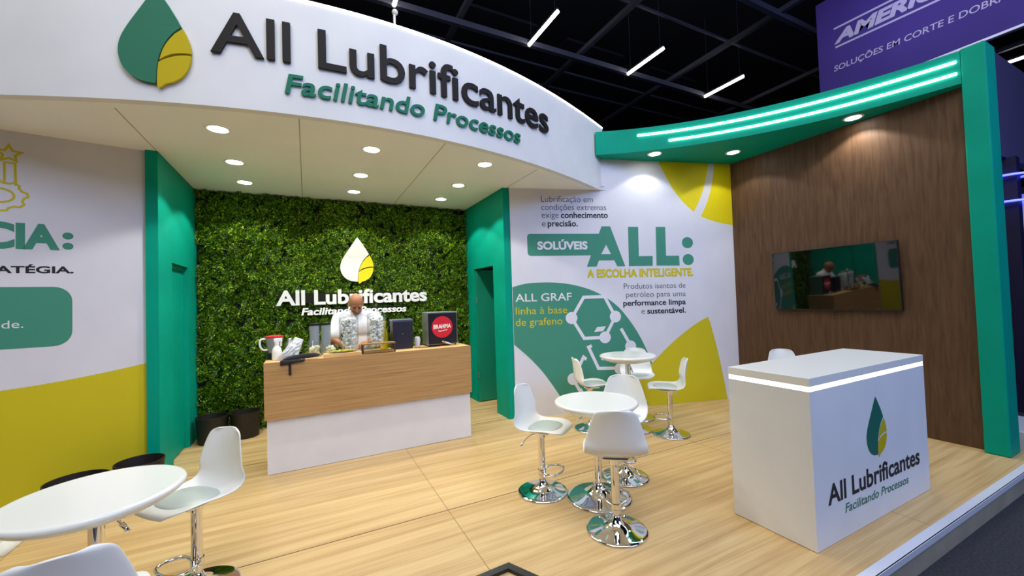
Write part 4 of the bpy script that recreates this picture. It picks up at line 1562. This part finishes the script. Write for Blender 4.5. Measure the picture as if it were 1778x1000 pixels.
# arms
SHL, ELL, WRL = (PX - 0.205, PY - 0.02, 1.43), (PX - 0.275, PY - 0.13, 1.20), (PX - 0.155, PY - 0.265, 1.125)
SHR, ELR, WRR = (PX + 0.205, PY - 0.02, 1.43), (PX + 0.275, PY - 0.11, 1.20), (PX + 0.105, PY - 0.225, 1.165)
for S, E_, W_ in ((SHL, ELL, WRL), (SHR, ELR, WRR)):
    capsule(bm, S, E_, 0.058, 0.044)
    capsule(bm, E_, W_, 0.043, 0.029)


def hand(bm, w, dirv, side, up, curl):
    """palm with four bent fingers of unequal length and a thumb from the side of the palm"""
    w, d, s, u = Vector(w), Vector(dirv).normalized(), Vector(side).normalized(), Vector(up).normalized()
    for k in (-0.024, -0.008, 0.008, 0.024):
        capsule(bm, w + d * 0.012 + s * k * 0.7, w + d * 0.080 + s * k * 1.15, 0.015, 0.0125, 10)
    for k, L in ((-0.030, 0.060), (-0.010, 0.072), (0.010, 0.077), (0.030, 0.070)):
        p = w + d * 0.082 + s * k * 1.1
        dd = d
        seg = [0.45, 0.31, 0.24]
        for i, f in enumerate(seg):
            dd = (dd - u * curl * (0.55 + 0.35 * i)).normalized()
            q = p + dd * L * f
            capsule(bm, p, q, 0.0090 - 0.0009 * i, 0.0085 - 0.001 * i, 10)
            p = q
    p = w + d * 0.025 + s * 0.028
    dd = (d * 0.65 + s * 0.75 - u * 0.25).normalized()
    for i, L in enumerate((0.034, 0.030, 0.024)):
        q = p + dd * L
        capsule(bm, p, q, 0.0115 - 0.001 * i, 0.0105 - 0.001 * i, 10)
        p = q
        dd = (dd + d * 0.45 - s * 0.25 - u * 0.12).normalized()


hand(bm, WRL, (0.42, -0.55, -0.18), (0.80, 0.58, 0.0), (0.05, -0.15, 1.0), 0.45)
hand(bm, WRR, (-0.62, -0.42, -0.20), (-0.55, 0.80, 0.1), (-0.05, -0.15, 1.0), 0.70)
body = fuse('body', bm, 0.0055, 3, M['skin'], man)
# darker lower face and lips: material by region
me = body.data
for mm in (M['skin_dark'], M['lip']):
    me.materials.append(mm)
inv = tilt.inverted()
base = wloc(man)
for p in me.polygons:
    c = inv @ (p.center + base - HC)
    if abs(c.x) < 0.026 - 0.3 * abs(c.z + 0.068) and -0.079 < c.z < -0.058 and c.y < -0.080:
        p.material_index = 2
    elif c.z < -0.050 and c.z > -0.125 and c.y < -0.02 and abs(c.x) < 0.065:
        p.material_index = 1
for s in (-1, 1):
    b = BM(); ellip(b, hp(s * 0.030, -0.0855, -0.003), (0.0135, 0.006, 0.0045), tilt)
    obj('eye', b, M['eye'], man, smooth=True)
    b = BM(); tube(b, [hp(s * 0.014, -0.093, 0.018), hp(s * 0.030, -0.0945, 0.023), hp(s * 0.048, -0.085, 0.018)], 0.0035, 8)
    obj('eyebrow', b, M['eye'], man, smooth=True)
# shirt
bm = BM()
ellip(bm, (PX, PY + 0.02, 0.985), (0.182, 0.132, 0.10))
ellip(bm, (PX, PY + 0.0, 1.12), (0.178, 0.133, 0.19))
ellip(bm, (PX, PY - 0.01, 1.33), (0.198, 0.133, 0.17))
capsule(bm, (PX - 0.15, PY - 0.01, 1.435), (PX + 0.15, PY - 0.01, 1.435), 0.084, 0.084)
capsule(bm, (PX, PY - 0.0, 1.44), (PX - 0.004, PY - 0.035, 1.498), 0.084, 0.072)
for S, E_ in ((SHL, ELL), (SHR, ELR)):
    S, E_ = Vector(S), Vector(E_)
    capsule(bm, S, S.lerp(E_, 0.78), 0.074, 0.068)
fuse('shirt', bm, 0.008, 4, M['shirt'], man)
bm = BM()
ellip(bm, (PX, PY + 0.02, 0.91), (0.176, 0.126, 0.12))
for s in (-1, 1):
    capsule(bm, (PX + s * 0.095, PY + 0.02, 0.88), (PX + s * 0.10, PY + 0.0, 0.48), 0.094, 0.070)
    capsule(bm, (PX + s * 0.10, PY + 0.0, 0.48), (PX + s * 0.105, PY + 0.03, 0.11), 0.070, 0.058)
fuse('trousers', bm, 0.012, 3, M['trousers'], man)
bm = BM()
for s in (-1, 1):
    capsule(bm, (PX + s * 0.105, PY + 0.045, 0.052), (PX + s * 0.118, PY - 0.125, 0.043), 0.052, 0.043)
fuse('shoes', bm, 0.010, 2, M['black'], man)

# ------------------------------------------------------------------ exhibition hall overhead
bi = 0
beams = [('x', 7.64, 7.2, 0.10), ('x', 4.80, 7.3, 0.10), ('x', 11.2, 7.4, 0.10), ('x', 16.0, 7.4, 0.10),
         ('y', 5.93, 7.25, 0.10), ('y', 8.92, 7.25, 0.10), ('y', 12.2, 7.25, 0.10), ('y', 2.9, 7.25, 0.10), ('y', 15.6, 7.25, 0.10)]
names_x = ['nearest but one to the stage front', 'nearest the stage front', 'beyond the pendant lights', 'farthest back']
names_y = ['over the fascia end', 'over the middle pendant light', 'above the green canopy', 'behind the emblem end of the fascia', 'beyond the purple banner']
ix = iy = 0
for ax, p, z, w in beams:
    bm = BM()
    if ax == 'x':
        box(bm, -4, 24, p - w / 2, p + w / 2, z, z + 0.12)
        lab = 'grey steel roof beam running across the hall, %s' % names_x[ix]; ix += 1
    else:
        box(bm, p - w / 2, p + w / 2, 1.5, 24, z + 0.12, z + 0.22)
        lab = 'grey steel roof beam running away from the stage, %s' % names_y[iy]; iy += 1
    tag(obj('roof_beam', bm, M['truss']), lab, 'roof beam', 'grey roof beams of the hall')
for k, (x, y) in enumerate(((4.4, 9.4), (7.4, 9.5), (10.6, 9.6), (6.0, 13.5), (11.0, 14.0))):
    bm = BM(); box(bm, x - 1.0, x + 1.0, y - 0.7, y + 0.7, 8.55, 8.62)
    tag(obj('acoustic_panel', bm, M['duct']), ['dark ceiling panel behind the first pendant light', 'dark ceiling panel behind the middle pendant light', 'dark ceiling panel behind the third pendant light', 'dark ceiling panel far back over the fascia end', 'dark ceiling panel far back over the green canopy'][k], 'ceiling panel', 'dark panels under the hall roof')
    bm = None
for k, (p, z) in enumerate(((6.25, 7.75), (9.1, 7.8), (10.0, 7.85), (12.6, 7.9), (14.2, 7.9))):
    bm = BM(); box(bm, -4, 24, p - 0.025, p + 0.025, z, z + 0.05)
    tag(obj('roof_purlin', bm, M['truss']), 'thin steel purlin crossing the hall roof, %s in depth from the stage' % ('first', 'second', 'third', 'fourth', 'farthest')[k], 'roof beam', 'thin purlins of the hall roof')
tubes = [(1.56, 'tube pendant light partly cut by the top of the photo'), (4.48, 'glowing tube pendant light above the letters of the fascia, first of three'), (7.35, 'glowing tube pendant light right of the fascia, middle of three'), (10.24, 'glowing tube pendant light above the green canopy, last of three')]
for x, lab in tubes:
    y0, y1 = 6.45, 7.60
    t = thing('pendant_light', lab, 'ceiling light', (x, 7.0, 7.2), 'tube pendant lights of the hall')
    bm = BM(); tube(bm, [(x, y0, 7.2), (x, y1, 7.2)], 0.036, 12)
    obj('tube', bm, M['tube'], t, smooth=True, angle=60)
    bm = BM(); box(bm, x - 0.03, x + 0.03, y0, y1, 7.225, 7.27)
    obj('housing', bm, M['truss'], t)
    bm = BM()
    for yy in (y0 + 0.1, y1 - 0.1):
        tube(bm, [(x, yy, 7.26), (x, yy, 9.4)], 0.006, 6)
    obj('suspension_wire', bm, M['truss'], t)
t = thing('pendant_light', 'glowing tube pendant light at the right edge above the purple neighbour', 'ceiling light', (16.0, 3.2, 7.2), 'tube pendant lights of the hall')
bm = BM(); tube(bm, [(16.0, 3.3, 7.2), (16.0, 2.15, 7.2)], 0.036, 12)
obj('tube', bm, M['tube'], t, smooth=True, angle=60)
bm = BM(); box(bm, 15.97, 16.03, 2.15, 3.3, 7.225, 7.27); tube(bm, [(16.0, 2.7, 7.26), (16.0, 2.7, 9.4)], 0.006, 6)
obj('housing', bm, M['truss'], t)
# a lit post rising behind the fascia
po = thing('lamp_post', 'slim pale post with a small round head rising behind the fascia', 'post', (0.945, 4.6, H + 0.05))
bm = BM(); tube(bm, [(0.945, 4.6, H + 0.05), (0.945, 4.6, 4.89)], 0.014, 10)
obj('pole', bm, M['rim'], po, smooth=True)
bm = BM(); ellip(bm, (0.952, 4.6, 4.91), (0.034, 0.034, 0.034))
obj('head', bm, M['rim'], po, smooth=True)

# hanging banner of the neighbour
bn = thing('hanging_banner', 'purple hanging banner with white lettering above the green canopy', 'banner', (9.0, 1.8, 5.2))
bm = BM(); box(bm, 9.0, 9.06, -0.6, 4.17, 5.22, 7.15)
bfab = obj('fabric', bm, M['banner'], bn)
bm = BM(); box(bm, 8.99, 9.07, -0.6, 4.18, 5.185, 5.22); 
obj('bottom_bar', bm, M['alu'], bn)
for b in txt(BANNER, 'AMERICA', -3.90, -2.20, 6.23, 6.20, 0.20, bold=0.05, shear=0.25, off=0.002):
    obj('printed_letter', b, M['banner_print'], bfab)
obj('printed_line', join([stroke_on(BM(), BANNER, [(-3.89, 6.515), (-2.20, 6.475)], 0.035, 0.002), stroke_on(BM(), BANNER, [(-3.88, 6.155), (-2.20, 6.105)], 0.035, 0.002)]), M['banner_print'], bfab)
for b in txt(BANNER, 'SOLUÇÕES EM CORTE E DOBRA', -3.92, -1.78, 5.71, 5.66, 0.10, bold=0.01, shear=0.10, off=0.002):
    obj('printed_letter', b, M['banner_print'], bfab)
bm = BM()
for y in (0.2, 3.4):
    tube(bm, [(9.03, y, 7.15), (9.03, y, 9.4)], 0.01, 6)
obj('suspension_wire', bm, M['truss'], bn)

# neighbouring stand beyond the column
nb = thing('neighbour_stand', 'dark purple neighbouring stand seen past the green column', 'stand', (9.2, 1.8, -0.165))
bm = BM(); box(bm, 8.2, 15.0, 1.82, 1.92, 3.33, 4.76)
obj('header_panel', bm, M['neighbour'], nb)
bm = BM(); box(bm, 11.6, 11.7, 1.92, 4.2, -0.165, 3.33)
obj('back_panel', bm, M['neighbour_dark'], nb)
for px_ in (8.72, 12.6):
    bm = BM(); box(bm, px_ - 0.08, px_ + 0.08, 1.74, 1.90, -0.165, 3.33)
    obj('post', bm, M['neighbour_dark'], nb)
for z in (3.07, 2.71):
    bm = BM(); tube(bm, [(8.72 + 0.19 * math.cos(2 * math.pi * k / 36), 1.82 + 0.19 * math.sin(2 * math.pi * k / 36), z) for k in range(36)], 0.016, 8, closed=True)
    obj('neon_ring', bm, M['neon_blue'], nb, smooth=True)
bm = BM(); box(bm, 11.59, 11.6, 2.0, 3.2, 2.35, 3.2)
obj('lit_panel', bm, emit('lit_blue_panel', (0.10, 0.12, 1.0, 1), 0.9), nb)
sh_z = (1.25, 1.70, 2.15)
for z in sh_z:
    bm = BM(); box(bm, 11.1, 11.6, 1.95, 3.2, z, z + 0.03)
    obj('shelf', bm, M['truss'], nb)
for z, wn in zip(sh_z, ('low', 'middle', 'upper')):
    for y, wn2 in ((2.05, 'rightmost'), (2.30, 'middle'), (2.55, 'leftmost')):
        bm = BM(); lathe(bm, [(0.0, 0.0), (0.06, 0.0), (0.06, 0.18), (0.025, 0.24), (0.025, 0.28), (0.0, 0.28)], (11.3, y, z + 0.0305), 16, cap=False)
        tag(obj('display_bottle', bm, M['steel'], None, smooth=True, angle=50), 'small grey display bottle on the %s shelf of the neighbouring stand, %s' % (wn, wn2), 'bottle', 'display bottles in the neighbouring stand')
bm = BM(); tube(bm, smooth_pts([(8.80, 1.80, 0.84), (10.0, 1.82, 0.74), (11.4, 1.84, 0.78), (12.52, 1.82, 0.86)], 5), 0.03, 10)
obj('rope', bm, M['steel'], nb, smooth=True)
bm = BM(); box(bm, 6.35, 7.1, 1.22, 1.62, -0.165, 0.11, 0.01)
tag(obj('low_block', bm, M['plastic_white']), 'low white block on the hall floor just past the green column', 'block')
